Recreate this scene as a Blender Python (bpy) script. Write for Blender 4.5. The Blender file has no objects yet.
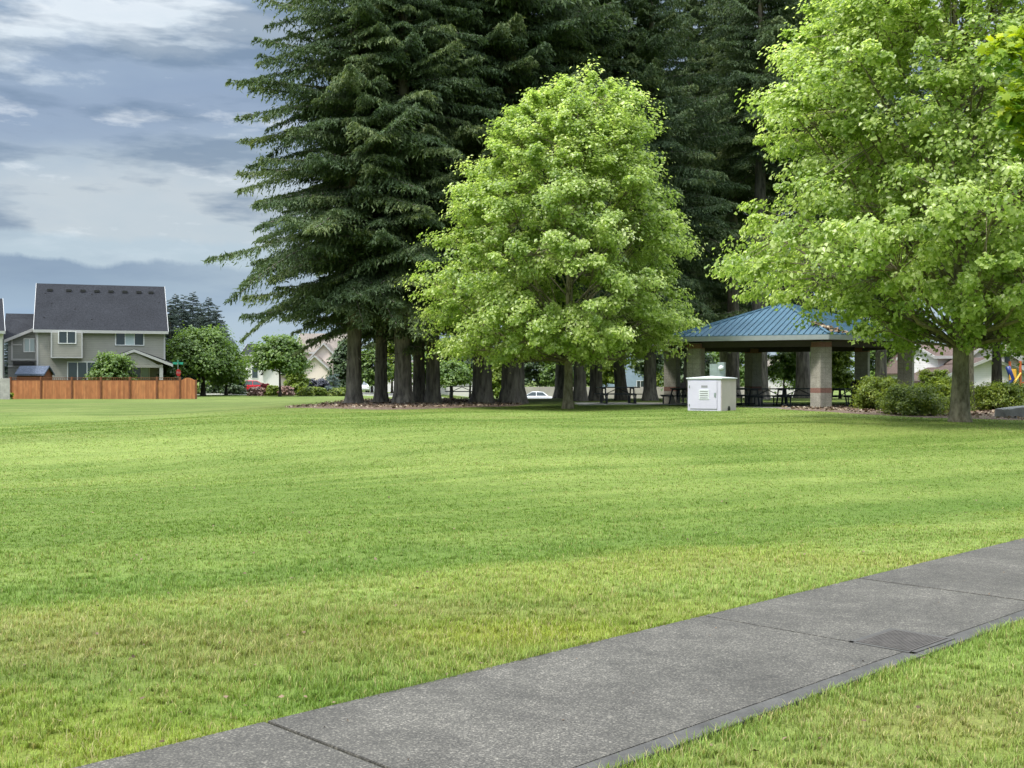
import bpy, math, random
import numpy as np
from mathutils import Vector, Matrix

R = math.radians
S = bpy.context.scene
COL = S.collection
F_PX = 1150.0          # focal length in pixels
EYE = 1.55             # camera height
HY = 380.0             # horizon row

# ------------------------------------------------------------------ helpers
def lin(r, g, b):
    f = lambda c: (c/255/12.92) if c/255 <= .04045 else ((c/255+.055)/1.055)**2.4
    return (f(r), f(g), f(b), 1)

def sm(a, b, x):
    t = np.clip((np.asarray(x, float)-a)/(b-a), 0, 1)
    return t*t*(3-2*t)

def vnoise(x, y, seed=0):
    x = np.asarray(x, float); y = np.asarray(y, float)
    xi = np.floor(x).astype(np.int64); yi = np.floor(y).astype(np.int64)
    xf = x-xi; yf = y-yi
    def h(a, b):
        n = (a*374761393 + b*668265263 + seed*974711) & 0xffffffff
        n = ((n ^ (n >> 13))*1274126177) & 0xffffffff
        return ((n ^ (n >> 16)) & 0xffff)/65535.0
    u = xf*xf*(3-2*xf); v = yf*yf*(3-2*yf)
    return (h(xi, yi)*(1-u)+h(xi+1, yi)*u)*(1-v)+(h(xi, yi+1)*(1-u)+h(xi+1, yi+1)*u)*v

def fbm(x, y, seed=0, o=4):
    s = 0; a = .5; t = 0
    for k in range(o):
        s = s+a*vnoise(np.asarray(x)*2**k+k*17.3, np.asarray(y)*2**k+k*9.1, seed+k); t += a; a *= .5
    return s/t

def ground(x, y):
    x = np.asarray(x, float); y = np.asarray(y, float)
    z = .42*sm(12, 30, y)*sm(-18, -6, x)*(1-sm(66, 105, y))
    z = z-1.2*sm(75, 125, y)*sm(-18, 2, x)*(1-sm(400, 900, y))
    und = (fbm(x*.12+3, y*.16+7, 5, 3)-.5)*.26*sm(13, 22, y)*(1-sm(60, 90, y))
    s = band_s(x, y)
    und = und-.05*np.exp(-((s-.2)/.9)**2)*sm(4, 7, y)*(1-sm(25, 40, y))
    und = und-.22*np.exp(-((x+7)/5.5)**2-((y-20)/4.5)**2)+.10*np.exp(-((x-1)/6)**2-((y-17)/3)**2)
    return z+und

def band_s(x, y):
    return (np.asarray(x)+1.75)*(-.522)+(np.asarray(y)-9.3)*.853

def G(x, y): return float(ground(x, y))
def PX(px, d): return (px-512)/F_PX*d
def at(px, d): x = PX(px, d); return Vector((x, d, G(x, d)))
def PZ(py, d): return EYE+(HY-py)/F_PX*d

class MB:
    def __init__(s): s.v = []; s.f = []
    def add(s, vs, fs):
        n = len(s.v); s.v += [tuple(v) for v in vs]; s.f += [tuple(i+n for i in f) for f in fs]; return s
    def box(s, x0, x1, y0, y1, z0, z1, M=None):
        vs = [Vector(p) for p in ((x0,y0,z0),(x1,y0,z0),(x1,y1,z0),(x0,y1,z0),(x0,y0,z1),(x1,y0,z1),(x1,y1,z1),(x0,y1,z1))]
        if M: vs = [M@v for v in vs]
        return s.add(vs, [(0,3,2,1),(4,5,6,7),(0,1,5,4),(1,2,6,5),(2,3,7,6),(3,0,4,7)])
    def bar(s, a, b, w, h):
        a = Vector(a); b = Vector(b); d = (b-a); L = d.length
        M = Matrix.Translation(a)@d.to_track_quat('X', 'Z').to_matrix().to_4x4()
        return s.box(0, L, -w/2, w/2, -h/2, h/2, M)
    def tube(s, pts, rad, n=6, cap=True):
        pts = [Vector(p) for p in pts]
        if not hasattr(rad, '__len__'): rad = [rad]*len(pts)
        rings = []; prev = None
        for i, p in enumerate(pts):
            d = (pts[min(i+1, len(pts)-1)]-pts[max(i-1, 0)])
            d = d.normalized() if d.length > 1e-9 else Vector((0,0,1))
            if prev is None:
                u = d.orthogonal().normalized()
            else:
                u = (prev-d*prev.dot(d)); u = u.normalized() if u.length > 1e-6 else d.orthogonal().normalized()
            prev = u; w = d.cross(u)
            rings.append([p+(u*math.cos(2*math.pi*k/n)+w*math.sin(2*math.pi*k/n))*rad[i] for k in range(n)])
        vs = [v for r in rings for v in r]; fs = []
        for i in range(len(pts)-1):
            for k in range(n):
                fs.append((i*n+k, i*n+(k+1)%n, (i+1)*n+(k+1)%n, (i+1)*n+k))
        if cap:
            fs.append(tuple(range(n))[::-1]); fs.append(tuple((len(pts)-1)*n+k for k in range(n)))
        return s.add(vs, fs)
    def prism(s, poly, y0, y1, ax='y'):
        n = len(poly)
        if ax == 'y': vs = [(p[0], y0, p[1]) for p in poly]+[(p[0], y1, p[1]) for p in poly]
        elif ax == 'z': vs = [(p[0], p[1], y0) for p in poly]+[(p[0], p[1], y1) for p in poly]
        else: vs = [(y0, p[0], p[1]) for p in poly]+[(y1, p[0], p[1]) for p in poly]
        fs = [tuple(range(n)), tuple(range(n, 2*n))[::-1]]+[(i, i+n, (i+1)%n+n, (i+1)%n) for i in range(n)]
        return s.add(vs, fs)

def obj(name, mb, mat, parent=None, smooth=False, bevel=0, loc=None, rotz=None):
    me = bpy.data.meshes.new(name)
    me.from_pydata(mb.v, [], mb.f); me.validate()
    import bmesh
    bm = bmesh.new(); bm.from_mesh(me); bmesh.ops.recalc_face_normals(bm, faces=bm.faces)
    if bevel:
        bmesh.ops.bevel(bm, geom=[e for e in bm.edges if e.calc_face_angle(0) > .5], offset=bevel, segments=2, affect='EDGES', clamp_overlap=True)
    bm.to_mesh(me); bm.free()
    return link(name, me, mat, parent, smooth, loc, rotz)

def link(name, me, mat, parent=None, smooth=False, loc=None, rotz=None):
    if smooth:
        me.polygons.foreach_set('use_smooth', [True]*len(me.polygons))
    me.materials.append(mat)
    o = bpy.data.objects.new(name, me); COL.objects.link(o)
    if parent: o.parent = parent
    if loc is not None: o.location = loc
    if rotz is not None: o.rotation_euler[2] = rotz
    return o

def raw_mesh(name, V, faces, attr=None, col=None):
    """V (n,3); faces: list of (m,k) int arrays; attr per face float array in the same order; col per vertex RGB."""
    me = bpy.data.meshes.new(name)
    me.vertices.add(len(V)); me.vertices.foreach_set('co', np.asarray(V, np.float32).ravel())
    li = np.concatenate([f.ravel() for f in faces]).astype(np.int32)
    tot = np.concatenate([np.full(len(f), f.shape[1], np.int32) for f in faces])
    me.loops.add(len(li)); me.loops.foreach_set('vertex_index', li)
    st = np.concatenate([[0], np.cumsum(tot)[:-1]]).astype(np.int32)
    me.polygons.add(len(tot)); me.polygons.foreach_set('loop_start', st); me.polygons.foreach_set('loop_total', tot)
    me.update(calc_edges=True)
    if attr is not None:
        a = me.attributes.new('tint', 'FLOAT', 'FACE'); a.data.foreach_set('value', np.asarray(attr, np.float32))
    if col is not None:
        a = me.attributes.new('col', 'FLOAT_COLOR', 'POINT')
        c = np.ones((len(V), 4), np.float32); c[:, :3] = col; a.data.foreach_set('color', c.ravel())
    return me

def tag(o, label=None, cat=None, group=None, kind=None):
    if label: o['label'] = label
    if cat: o['category'] = cat
    if group: o['group'] = group
    if kind: o['kind'] = kind
    return o

def thing(name, label, cat, loc=(0,0,0), rotz=0, group=None):
    o = bpy.data.objects.new(name, None); COL.objects.link(o)
    o.location = loc; o.rotation_euler[2] = rotz
    o.empty_display_size = .2
    return tag(o, label, cat, group)

def dup(root, loc=None, rotz=None, scale=None, label=None, group=None):
    def rec(o, p):
        c = o.copy(); COL.objects.link(c); c.parent = p
        for ch in list(o.children): rec(ch, c)
        return c
    r = rec(root, None)
    if loc is not None: r.location = loc
    if rotz is not None: r.rotation_euler[2] = rotz
    if scale is not None: r.scale = scale
    if label: r['label'] = label
    if group: r['group'] = group
    return r

# ------------------------------------------------------------------ materials
class NT:
    def __init__(s, nt): s.nt = nt
    def n(s, typ, **kw):
        nd = s.nt.nodes.new(typ)
        for k, v in kw.items():
            if k == 'inp':
                for kk, vv in v.items():
                    if hasattr(vv, 'is_output') or isinstance(vv, bpy.types.NodeSocket): s.nt.links.new(vv, nd.inputs[kk])
                    else: nd.inputs[kk].default_value = vv
            else: setattr(nd, k, v)
        return nd
    def math(s, op, a, b=None, c=None, clamp=False):
        nd = s.nt.nodes.new('ShaderNodeMath'); nd.operation = op; nd.use_clamp = clamp
        for i, v in enumerate((a, b, c)):
            if v is None: continue
            if isinstance(v, bpy.types.NodeSocket): s.nt.links.new(v, nd.inputs[i])
            else: nd.inputs[i].default_value = v
        return nd.outputs[0]
    def ramp(s, fac, stops, interp='LINEAR'):
        nd = s.nt.nodes.new('ShaderNodeValToRGB'); cr = nd.color_ramp; cr.interpolation = interp
        while len(cr.elements) > 1: cr.elements.remove(cr.elements[-1])
        cr.elements[0].position = stops[0][0]; cr.elements[0].color = stops[0][1]
        for p, c in stops[1:]:
            e = cr.elements.new(p); e.color = c
        s.nt.links.new(fac, nd.inputs[0]); return nd.outputs[0]
    def mix(s, fac, a, b, typ='MIX'):
        nd = s.nt.nodes.new('ShaderNodeMix'); nd.data_type = 'RGBA'; nd.blend_type = typ
        for i, v in ((0, fac), (6, a), (7, b)):
            if isinstance(v, bpy.types.NodeSocket): s.nt.links.new(v, nd.inputs[i])
            else: nd.inputs[i].default_value = v
        return nd.outputs[2]
    def sep(s, v):
        nd = s.nt.nodes.new('ShaderNodeSeparateXYZ'); s.nt.links.new(v, nd.inputs[0]); return nd.outputs
    def comb(s, x, y, z):
        nd = s.nt.nodes.new('ShaderNodeCombineXYZ')
        for i, v in enumerate((x, y, z)):
            if isinstance(v, bpy.types.NodeSocket): s.nt.links.new(v, nd.inputs[i])
            else: nd.inputs[i].default_value = v
        return nd.outputs[0]
    def noise(s, vec, scale, detail=4, rough=.55):
        nd = s.nt.nodes.new('ShaderNodeTexNoise'); nd.inputs['Scale'].default_value = scale
        nd.inputs['Detail'].default_value = detail; nd.inputs['Roughness'].default_value = rough
        if vec is not None: s.nt.links.new(vec, nd.inputs['Vector'])
        return nd.outputs[0]

def g(v): return (v, v, v, 1)

def newmat(name):
    m = bpy.data.materials.new(name); m.use_nodes = True
    t = NT(m.node_tree); b = m.node_tree.nodes['Principled BSDF']
    return m, t, b

def plain(name, c, rough=.6, metal=0, var=.12, scale=6, spec=.5, bump=0):
    m, t, b = newmat(name)
    co = t.n('ShaderNodeTexCoord').outputs['Object']
    nz = t.noise(co, scale, 5)
    c0 = tuple(x*(1-var) for x in c[:3])+(1,); c1 = tuple(min(1, x*(1+var)) for x in c[:3])+(1,)
    m.node_tree.links.new(t.ramp(nz, [(.3, c0), (.7, c1)]), b.inputs['Base Color'])
    b.inputs['Roughness'].default_value = rough; b.inputs['Metallic'].default_value = metal
    b.inputs['Specular IOR Level'].default_value = spec
    if bump:
        bp = t.n('ShaderNodeBump', inp={'Height': t.noise(co, scale*6, 4), 'Strength': bump, 'Distance': .02})
        m.node_tree.links.new(bp.outputs[0], b.inputs['Normal'])
    return m

def siding(name, c, lap=.16):
    m, t, b = newmat(name)
    co = t.n('ShaderNodeTexCoord').outputs['Object']; x, y, z = t.sep(co)
    saw = t.math('FRACT', t.math('DIVIDE', z, lap))
    shade = t.ramp(saw, [(0, g(.55)), (.07, g(.93)), (.5, g(1)), (1, g(1))])
    nz = t.noise(co, 1.2, 4)
    base = t.mix(1, c, t.ramp(nz, [(.3, g(.92)), (.7, g(1.06))]), 'MULTIPLY')
    m.node_tree.links.new(t.mix(1, base, shade, 'MULTIPLY'), b.inputs['Base Color'])
    bp = t.n('ShaderNodeBump', inp={'Height': t.math('SUBTRACT', 1, saw), 'Strength': .5, 'Distance': .015})
    m.node_tree.links.new(bp.outputs[0], b.inputs['Normal'])
    b.inputs['Roughness'].default_value = .65
    return m

def shingle(name, c):
    m, t, b = newmat(name)
    co = t.n('ShaderNodeTexCoord').outputs['Object']
    n1 = t.noise(co, 9, 6, .7); n2 = t.noise(co, .6, 3)
    br = t.ramp(n1, [(.35, tuple(x*.6 for x in c[:3])+(1,)), (.65, tuple(x*1.4 for x in c[:3])+(1,))])
    x, y, z = t.sep(co)
    cs = t.ramp(t.math('FRACT', t.math('DIVIDE', z, .14)), [(0, g(.75)), (.2, g(1)), (1, g(1))])
    c2 = t.mix(1, t.mix(1, br, cs, 'MULTIPLY'), t.ramp(n2, [(.3, g(.88)), (.7, g(1.1))]), 'MULTIPLY')
    m.node_tree.links.new(c2, b.inputs['Base Color']); b.inputs['Roughness'].default_value = .95; b.inputs['Specular IOR Level'].default_value = .12
    bp = t.n('ShaderNodeBump', inp={'Height': n1, 'Strength': .3, 'Distance': .02})
    m.node_tree.links.new(bp.outputs[0], b.inputs['Normal'])
    return m

def bark(name, dark, light, sc=6, patch=False):
    m, t, b = newmat(name)
    co = t.n('ShaderNodeTexCoord').outputs['Object']; x, y, z = t.sep(co)
    st = t.comb(x, y, t.math('MULTIPLY', z, .18 if not patch else .45))
    n1 = t.noise(st, sc, 6, .65); n2 = t.noise(co, 1.1, 3)
    c = t.ramp(n1, [(.34, dark), (.62, light)])
    c = t.mix(1, c, t.ramp(n2, [(.3, g(.8)), (.7, g(1.15))]), 'MULTIPLY')
    m.node_tree.links.new(c, b.inputs['Base Color']); b.inputs['Roughness'].default_value = .9
    b.inputs['Specular IOR Level'].default_value = .2
    bp = t.n('ShaderNodeBump', inp={'Height': n1, 'Strength': .9, 'Distance': .05})
    m.node_tree.links.new(bp.outputs[0], b.inputs['Normal'])
    return m

def leafmat(name, stops, trans, tcol, rough=.42, spec=.5):
    m, t, b = newmat(name); nt = m.node_tree
    a = t.n('ShaderNodeAttribute', attribute_name='tint')
    c = t.ramp(a.outputs['Fac'], stops)
    nt.links.new(c, b.inputs['Base Color']); b.inputs['Roughness'].default_value = rough
    b.inputs['Specular IOR Level'].default_value = spec
    if trans:
        tr = t.n('ShaderNodeBsdfTranslucent')
        nt.links.new(t.mix(1, c, tcol, 'MULTIPLY'), tr.inputs[0])
        ms = t.n('ShaderNodeMixShader', inp={0: trans, 1: b.outputs[0], 2: tr.outputs[0]})
        nt.links.new(ms.outputs[0], nt.nodes['Material Output'].inputs[0])
    return m

M = {}
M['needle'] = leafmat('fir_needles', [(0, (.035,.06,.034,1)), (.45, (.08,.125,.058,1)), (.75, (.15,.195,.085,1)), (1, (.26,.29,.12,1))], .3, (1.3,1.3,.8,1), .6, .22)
M['needle_far'] = leafmat('hazed_conifer_needles', [(0, (.03,.05,.045,1)), (.6, (.06,.09,.075,1)), (1, (.1,.13,.09,1))], .1, g(1.2), .6, .3)  # blue-green cast paints distance haze into the needles
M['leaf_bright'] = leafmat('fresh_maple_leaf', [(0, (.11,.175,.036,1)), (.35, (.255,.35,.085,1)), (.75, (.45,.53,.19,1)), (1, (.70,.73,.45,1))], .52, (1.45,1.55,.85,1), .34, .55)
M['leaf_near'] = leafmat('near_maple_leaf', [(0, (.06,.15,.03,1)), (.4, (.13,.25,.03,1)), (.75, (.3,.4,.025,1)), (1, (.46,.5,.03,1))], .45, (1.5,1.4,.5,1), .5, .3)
M['leaf_mid'] = leafmat('green_tree_leaf', [(0, (.05,.10,.018,1)), (.5, (.10,.175,.03,1)), (1, (.19,.28,.05,1))], .4, (1.5,1.5,.8,1), .45)
M['leaf_lime'] = leafmat('lime_tree_leaf', [(0, (.08,.13,.014,1)), (.5, (.15,.22,.022,1)), (1, (.26,.32,.04,1))], .4, (1.5,1.5,.7,1), .45)
M['leaf_dark'] = leafmat('dark_tree_leaf', [(0, (.025,.05,.016,1)), (.6, (.05,.09,.028,1)), (1, (.10,.15,.04,1))], .2, (1.4,1.4,.8,1), .5)
M['leaf_shrub'] = leafmat('shrub_leaf', [(0, (.06,.10,.014,1)), (.5, (.15,.21,.026,1)), (1, (.33,.38,.05,1))], .4, (1.5,1.5,.7,1), .45)
M['leaf_plum'] = leafmat('plum_shrub_leaf', [(0, (.012,.014,.024,1)), (.6, (.03,.035,.055,1)), (1, (.06,.065,.09,1))], .1, g(1.2), .5)
M['leaf_bronze'] = leafmat('bronze_tree_leaf', [(0, (.03,.035,.03,1)), (.5, (.065,.075,.05,1)), (.8, (.11,.13,.07,1)), (1, (.2,.2,.16,1))], .25, g(1.3), .4)
M['leaf_pink'] = leafmat('pink_shrub_leaf', [(0, (.12,.06,.05,1)), (.5, (.28,.16,.13,1)), (1, (.4,.3,.22,1))], .2, g(1.2), .5)
M['leaf_red'] = leafmat('red_shrub_leaf', [(0, (.08,.01,.015,1)), (.5, (.2,.02,.03,1)), (1, (.3,.06,.05,1))], .2, g(1.2), .5)
M['leaf_spruce'] = leafmat('blue_spruce_needles', [(0, (.05,.085,.085,1)), (.6, (.11,.16,.15,1)), (1, (.2,.26,.23,1))], .1, g(1.2), .6)
M['bark_fir'] = bark('fir_bark', (.07,.063,.058,1), (.25,.225,.195,1), 7)
M['bark_pale'] = bark('pale_bark', (.11,.095,.065,1), (.29,.255,.19,1), 8, True)
M['bark_dark'] = bark('dark_bark', (.022,.018,.016,1), (.075,.065,.055,1), 8)
M['white'] = plain('white_trim_paint', (.43,.43,.43), .5, var=.04)
M['sid_grey'] = siding('grey_lap_siding', (.29,.285,.25,1))
M['sid_grey2'] = siding('slate_lap_siding', (.23,.24,.23,1))
M['sid_white'] = siding('white_lap_siding', (.82,.78,.82,1))
M['sid_blue'] = siding('blue_lap_siding', (.27,.36,.44,1))
M['sid_cream'] = plain('cream_stucco', (.70,.60,.54), .8, var=.05, bump=.1)
M['sid_pale'] = plain('pale_stucco', (.68,.66,.64), .8, var=.05)
M['sid_dark'] = siding('dark_lap_siding', (.12,.12,.12,1))
M['shing_dark'] = shingle('charcoal_shingles', (.027,.029,.035,1))
M['shing_brown'] = shingle('brown_shingles', (.11,.08,.07,1))
M['shing_tan'] = shingle('tan_shingles', (.19,.165,.145,1))
M['shing_blue'] = shingle('shed_shingles', (.09,.11,.15,1))
M['frame_white'] = plain('window_frame', (.72,.73,.74), .4, var=.03)
M['black'] = plain('black_plastic', (.02,.02,.022), .5)
m, t, b = newmat('window_glass'); b.inputs['Base Color'].default_value = (.035,.05,.055,1); b.inputs['Roughness'].default_value = .08; b.inputs['Specular IOR Level'].default_value = .8
M['glass'] = m
m, t, b = newmat('curtained_glass'); b.inputs['Base Color'].default_value = (.42,.5,.52,1); b.inputs['Roughness'].default_value = .15
M['glass_pale'] = m

# cedar fence boards
m, t, b = newmat('stained_cedar')
co = t.n('ShaderNodeTexCoord').outputs['Object']; x, y, z = t.sep(co)
fr = t.math('FRACT', t.math('DIVIDE', x, .14)); idx = t.math('FLOOR', t.math('DIVIDE', x, .14))
wn = t.n('ShaderNodeTexWhiteNoise', noise_dimensions='1D'); m.node_tree.links.new(idx, wn.inputs['W'])
c = t.ramp(wn.outputs[0], [(0, (.33,.115,.04,1)), (1, (.47,.19,.07,1))])
c = t.mix(1, c, t.ramp(fr, [(0, g(.35)), (.06, g(1)), (.94, g(1)), (1, g(.35))]), 'MULTIPLY')
c = t.mix(1, c, t.ramp(t.noise(t.comb(x, y, t.math('MULTIPLY', z, .3)), 5, 4), [(.3, g(.75)), (.7, g(1.2))]), 'MULTIPLY')
m.node_tree.links.new(c, b.inputs['Base Color']); b.inputs['Roughness'].default_value = .7
M['cedar'] = m
M['cedar_dark'] = plain('cedar_post', (.16,.055,.02), .7, var=.25)
M['grey_wood'] = plain('weathered_wood', (.36,.35,.33), .85, var=.2, scale=3)

m, t, b = newmat('tan_board_fence')
co = t.n('ShaderNodeTexCoord').outputs['Object']; x, y, z = t.sep(co)
fr = t.math('FRACT', t.math('DIVIDE', x, .3))
c = t.mix(1, (.36,.33,.29,1), t.ramp(fr, [(0, g(.7)), (.08, g(1)), (1, g(1))]), 'MULTIPLY')
c = t.mix(1, c, t.ramp(t.noise(co, .9, 3), [(.3, g(.85)), (.7, g(1.12))]), 'MULTIPLY')
m.node_tree.links.new(c, b.inputs['Base Color']); b.inputs['Roughness'].default_value = .75
M['tan_fence'] = m

# block masonry column
m, t, b = newmat('split_face_block')
co = t.n('ShaderNodeTexCoord').outputs['Object']; x, y, z = t.sep(co)
n1 = t.noise(co, 26, 5, .7); n2 = t.noise(co, 3, 3)
c = t.ramp(n1, [(.3, (.20,.19,.165,1)), (.7, (.42,.40,.35,1))])
c = t.mix(1, c, t.ramp(n2, [(.3, g(.82)), (.7, g(1.15))]), 'MULTIPLY')
band = t.math('ADD', t.math('COMPARE', z, .71, .1), t.math('COMPARE', z, 2.54, .1), clamp=True)
cb = t.ramp(n1, [(.3, (.15,.075,.06,1)), (.7, (.29,.16,.13,1))])
c = t.mix(band, c, cb)
jz = t.ramp(t.math('FRACT', t.math('DIVIDE', t.math('SUBTRACT', z, .01), .2)), [(0, g(.55)), (.07, g(1)), (1, g(1))])
c = t.mix(1, c, jz, 'MULTIPLY')
jx = t.ramp(t.math('FRACT', t.math('DIVIDE', t.math('ADD', t.math('ADD', x, y), 5), .31)), [(0, g(.62)), (.06, g(1)), (1, g(1))])
c = t.mix(1, c, jx, 'MULTIPLY')
m.node_tree.links.new(c, b.inputs['Base Color']); b.inputs['Roughness'].default_value = .9
bp = t.n('ShaderNodeBump', inp={'Height': n1, 'Strength': .6, 'Distance': .03}); m.node_tree.links.new(bp.outputs[0], b.inputs['Normal'])
M['block'] = m
M['metal_roof'] = plain('blue_metal_roof', (.06,.125,.18), .45, 0, .12, 1.5, .5)
M['fascia'] = plain('grey_blue_fascia', (.25,.28,.285), .5, var=.08)
M['soffit'] = plain('dark_soffit', (.06,.055,.05), .8)
M['concrete'] = plain('pale_concrete', (.34,.33,.31), .9, var=.2, scale=3, bump=.3)
M['table_metal'] = plain('dark_coated_steel', (.018,.024,.035), .4, var=.2)
M['box_cool_lit'] = plain('cabinet_cool_lit_front', (.56,.54,.66), .45, var=.05, scale=2)  # front of the white cabinet, cool light on that face painted in
M['box_warm_lit'] = plain('cabinet_warm_lit_side', (.56,.49,.49), .5, var=.06, scale=3)  # same white cabinet, warm light on its side painted into the colour
M['box_vent'] = plain('vent_paint', (.66,.69,.72), .4, var=.03)
M['louvre'] = plain('louvre_grey_paint', (.27,.27,.30), .6)  # plain grey for the louvre bars and blank name plate
M['galv'] = plain('galvanised_steel', (.36,.42,.42), .4, .6, .15, 4)
M['kerb'] = plain('kerb_concrete', (.42,.41,.39), .9, var=.12, scale=1.5)
M['rock'] = plain('boulder_stone', (.22,.22,.215), .9, var=.3, scale=2.5, bump=.6)
M['cover'] = plain('meter_lid_iron', (.058,.052,.047), .85, var=.3, scale=14, bump=.2)
M['car_white'] = plain('white_car_paint', (.72,.74,.76), .22, var=.02)
M['car_red'] = plain('red_car_paint', (.5,.02,.035), .25, var=.03)
M['car_dark'] = plain('dark_car_paint', (.03,.035,.045), .25, var=.03)
M['tyre'] = plain('rubber', (.02,.02,.02), .8)
M['rim'] = plain('alloy', (.45,.45,.46), .35, .7)
M['lamp_red'] = plain('tail_lens', (.3,.012,.012), .2)
M['lamp_clear'] = plain('head_lens', (.75,.75,.75), .15)
M['sign_red'] = plain('sign_red', (.5,.025,.03), .4, var=.02)
M['sign_green'] = plain('sign_green', (.03,.3,.2), .4, var=.02)
M['orange'] = plain('orange_playground_paint', (.5,.12,.04), .4)
M['yellow'] = plain('yellow_playground_plastic', (.75,.45,.06), .4)
M['blue_pl'] = plain('blue_playground_plastic', (.02,.04,.2), .35)
M['litter'] = plain('dry_leaf_litter', (.36,.26,.17), .9, var=.4, scale=8)

# asphalt road
M['road'] = plain('asphalt', (.055,.055,.057), .9, var=.25, scale=2, bump=.2)

# aggregate path
m, t, b = newmat('exposed_aggregate')
co = t.n('ShaderNodeTexCoord').outputs['Object']
n1 = t.noise(co, 95, 3, .7); n2 = t.noise(co, 1.3, 5, .6); n3 = t.noise(co, 14, 4, .6)
vo = t.n('ShaderNodeTexVoronoi', inp={'Vector': co, 'Scale': 120.0}); 
c = t.ramp(n1, [(.32, (.022,.0205,.0175,1)), (.5, (.056,.0525,.045,1)), (.68, (.165,.155,.13,1))])
c = t.mix(.4, c, t.ramp(t.sep(vo.outputs['Color'])[0], [(0, (.03,.028,.025,1)), (.75, (.066,.062,.054,1)), (1, (.27,.25,.21,1))]))
c = t.mix(1, c, t.ramp(n2, [(.3, g(.72)), (.5, g(.98)), (.7, g(1.35))]), 'MULTIPLY')
n4 = t.noise(co, 4.5, 6, .7)
c = t.mix(1, c, t.ramp(n4, [(.36, g(.84)), (.5, g(1)), (.66, g(1.14))]), 'MULTIPLY')
c = t.mix(1, c, t.ramp(n3, [(.3, g(.84)), (.7, g(1.12))]), 'MULTIPLY')
m.node_tree.links.new(c, b.inputs['Base Color']); b.inputs['Roughness'].default_value = .88
bp = t.n('ShaderNodeBump', inp={'Height': n1, 'Strength': .55, 'Distance': .006}); m.node_tree.links.new(bp.outputs[0], b.inputs['Normal'])
M['path'] = m
m, t, b = newmat('smooth_path_edge')
co = t.n('ShaderNodeTexCoord').outputs['Object']
c = t.ramp(t.noise(co, 5, 6, .65), [(.3, (.034,.033,.031,1)), (.7, (.076,.074,.069,1))])
c = t.mix(1, c, t.ramp(t.noise(co, 110, 2), [(.3, g(.8)), (.7, g(1.2))]), 'MULTIPLY')
m.node_tree.links.new(c, b.inputs['Base Color']); b.inputs['Roughness'].default_value = .85
M['path_edge'] = m

# mulch
m, t, b = newmat('bark_mulch')
co = t.n('ShaderNodeTexCoord').outputs['Object']
n1 = t.noise(co, 12, 6, .75); n2 = t.noise(co, .7, 3)
c = t.ramp(n1, [(.34, (.05,.032,.022,1)), (.52, (.16,.11,.08,1)), (.68, (.32,.25,.19,1))])
c = t.mix(1, c, t.ramp(n2, [(.3, g(.75)), (.7, g(1.15))]), 'MULTIPLY')
m.node_tree.links.new(c, b.inputs['Base Color']); b.inputs['Roughness'].default_value = .95
bp = t.n('ShaderNodeBump', inp={'Height': n1, 'Strength': 1, 'Distance': .05}); m.node_tree.links.new(bp.outputs[0], b.inputs['Normal'])
M['mulch'] = m

# lawn soil / sward : colour attribute x fine noise
m, t, b = newmat('lawn_sward')
co = t.n('ShaderNodeTexCoord').outputs['Object']
a = t.n('ShaderNodeAttribute', attribute_name='col')
x, y, z = t.sep(co)
n1 = t.noise(co, 38, 4, .75); n2 = t.noise(t.comb(t.math('MULTIPLY', x, .35), y, 0), 5, 5, .65)
c = t.mix(1, a.outputs['Color'], t.ramp(n1, [(.28, g(.62)), (.5, g(.95)), (.72, g(1.4))]), 'MULTIPLY')
c = t.mix(1, c, t.ramp(n2, [(.3, g(.82)), (.7, g(1.16))]), 'MULTIPLY')
m.node_tree.links.new(c, b.inputs['Base Color']); b.inputs['Roughness'].default_value = .8; b.inputs['Specular IOR Level'].default_value = .15
bp = t.n('ShaderNodeBump', inp={'Height': n1, 'Strength': .8, 'Distance': .03}); m.node_tree.links.new(bp.outputs[0], b.inputs['Normal'])
M['lawn'] = m
m, t, b = newmat('grass_blade')
a = t.n('ShaderNodeAttribute', attribute_name='col')
m.node_tree.links.new(a.outputs['Color'], b.inputs['Base Color']); b.inputs['Roughness'].default_value = .5; b.inputs['Specular IOR Level'].default_value = .18
tr = t.n('ShaderNodeBsdfTranslucent'); m.node_tree.links.new(t.mix(1, a.outputs['Color'], (1.4,1.35,.9,1), 'MULTIPLY'), tr.inputs[0])
ms = t.n('ShaderNodeMixShader', inp={0: .3, 1: b.outputs[0], 2: tr.outputs[0]}); m.node_tree.links.new(ms.outputs[0], m.node_tree.nodes['Material Output'].inputs[0])
M['blade'] = m

# ------------------------------------------------------------------ path geometry (straight walk)
PA = np.array([.471, 4.45]); PL = np.array([-1.665, 4.594])   # right / left edge points
ang = R(44.6); PD = np.array([math.cos(ang), math.sin(ang)]); PN = np.array([-PD[1], PD[0]])
PW = 1.5
PO = PL - PN*PW            # a point on the right edge line
def path_uv(x, y):
    dx = np.asarray(x)-PO[0]; dy = np.asarray(y)-PO[1]
    return dx*PD[0]+dy*PD[1], dx*PN[0]+dy*PN[1]
def path_pt(u, v, z=0):
    p = PO+PD*u+PN*v; return Vector((p[0], p[1], z))

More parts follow.
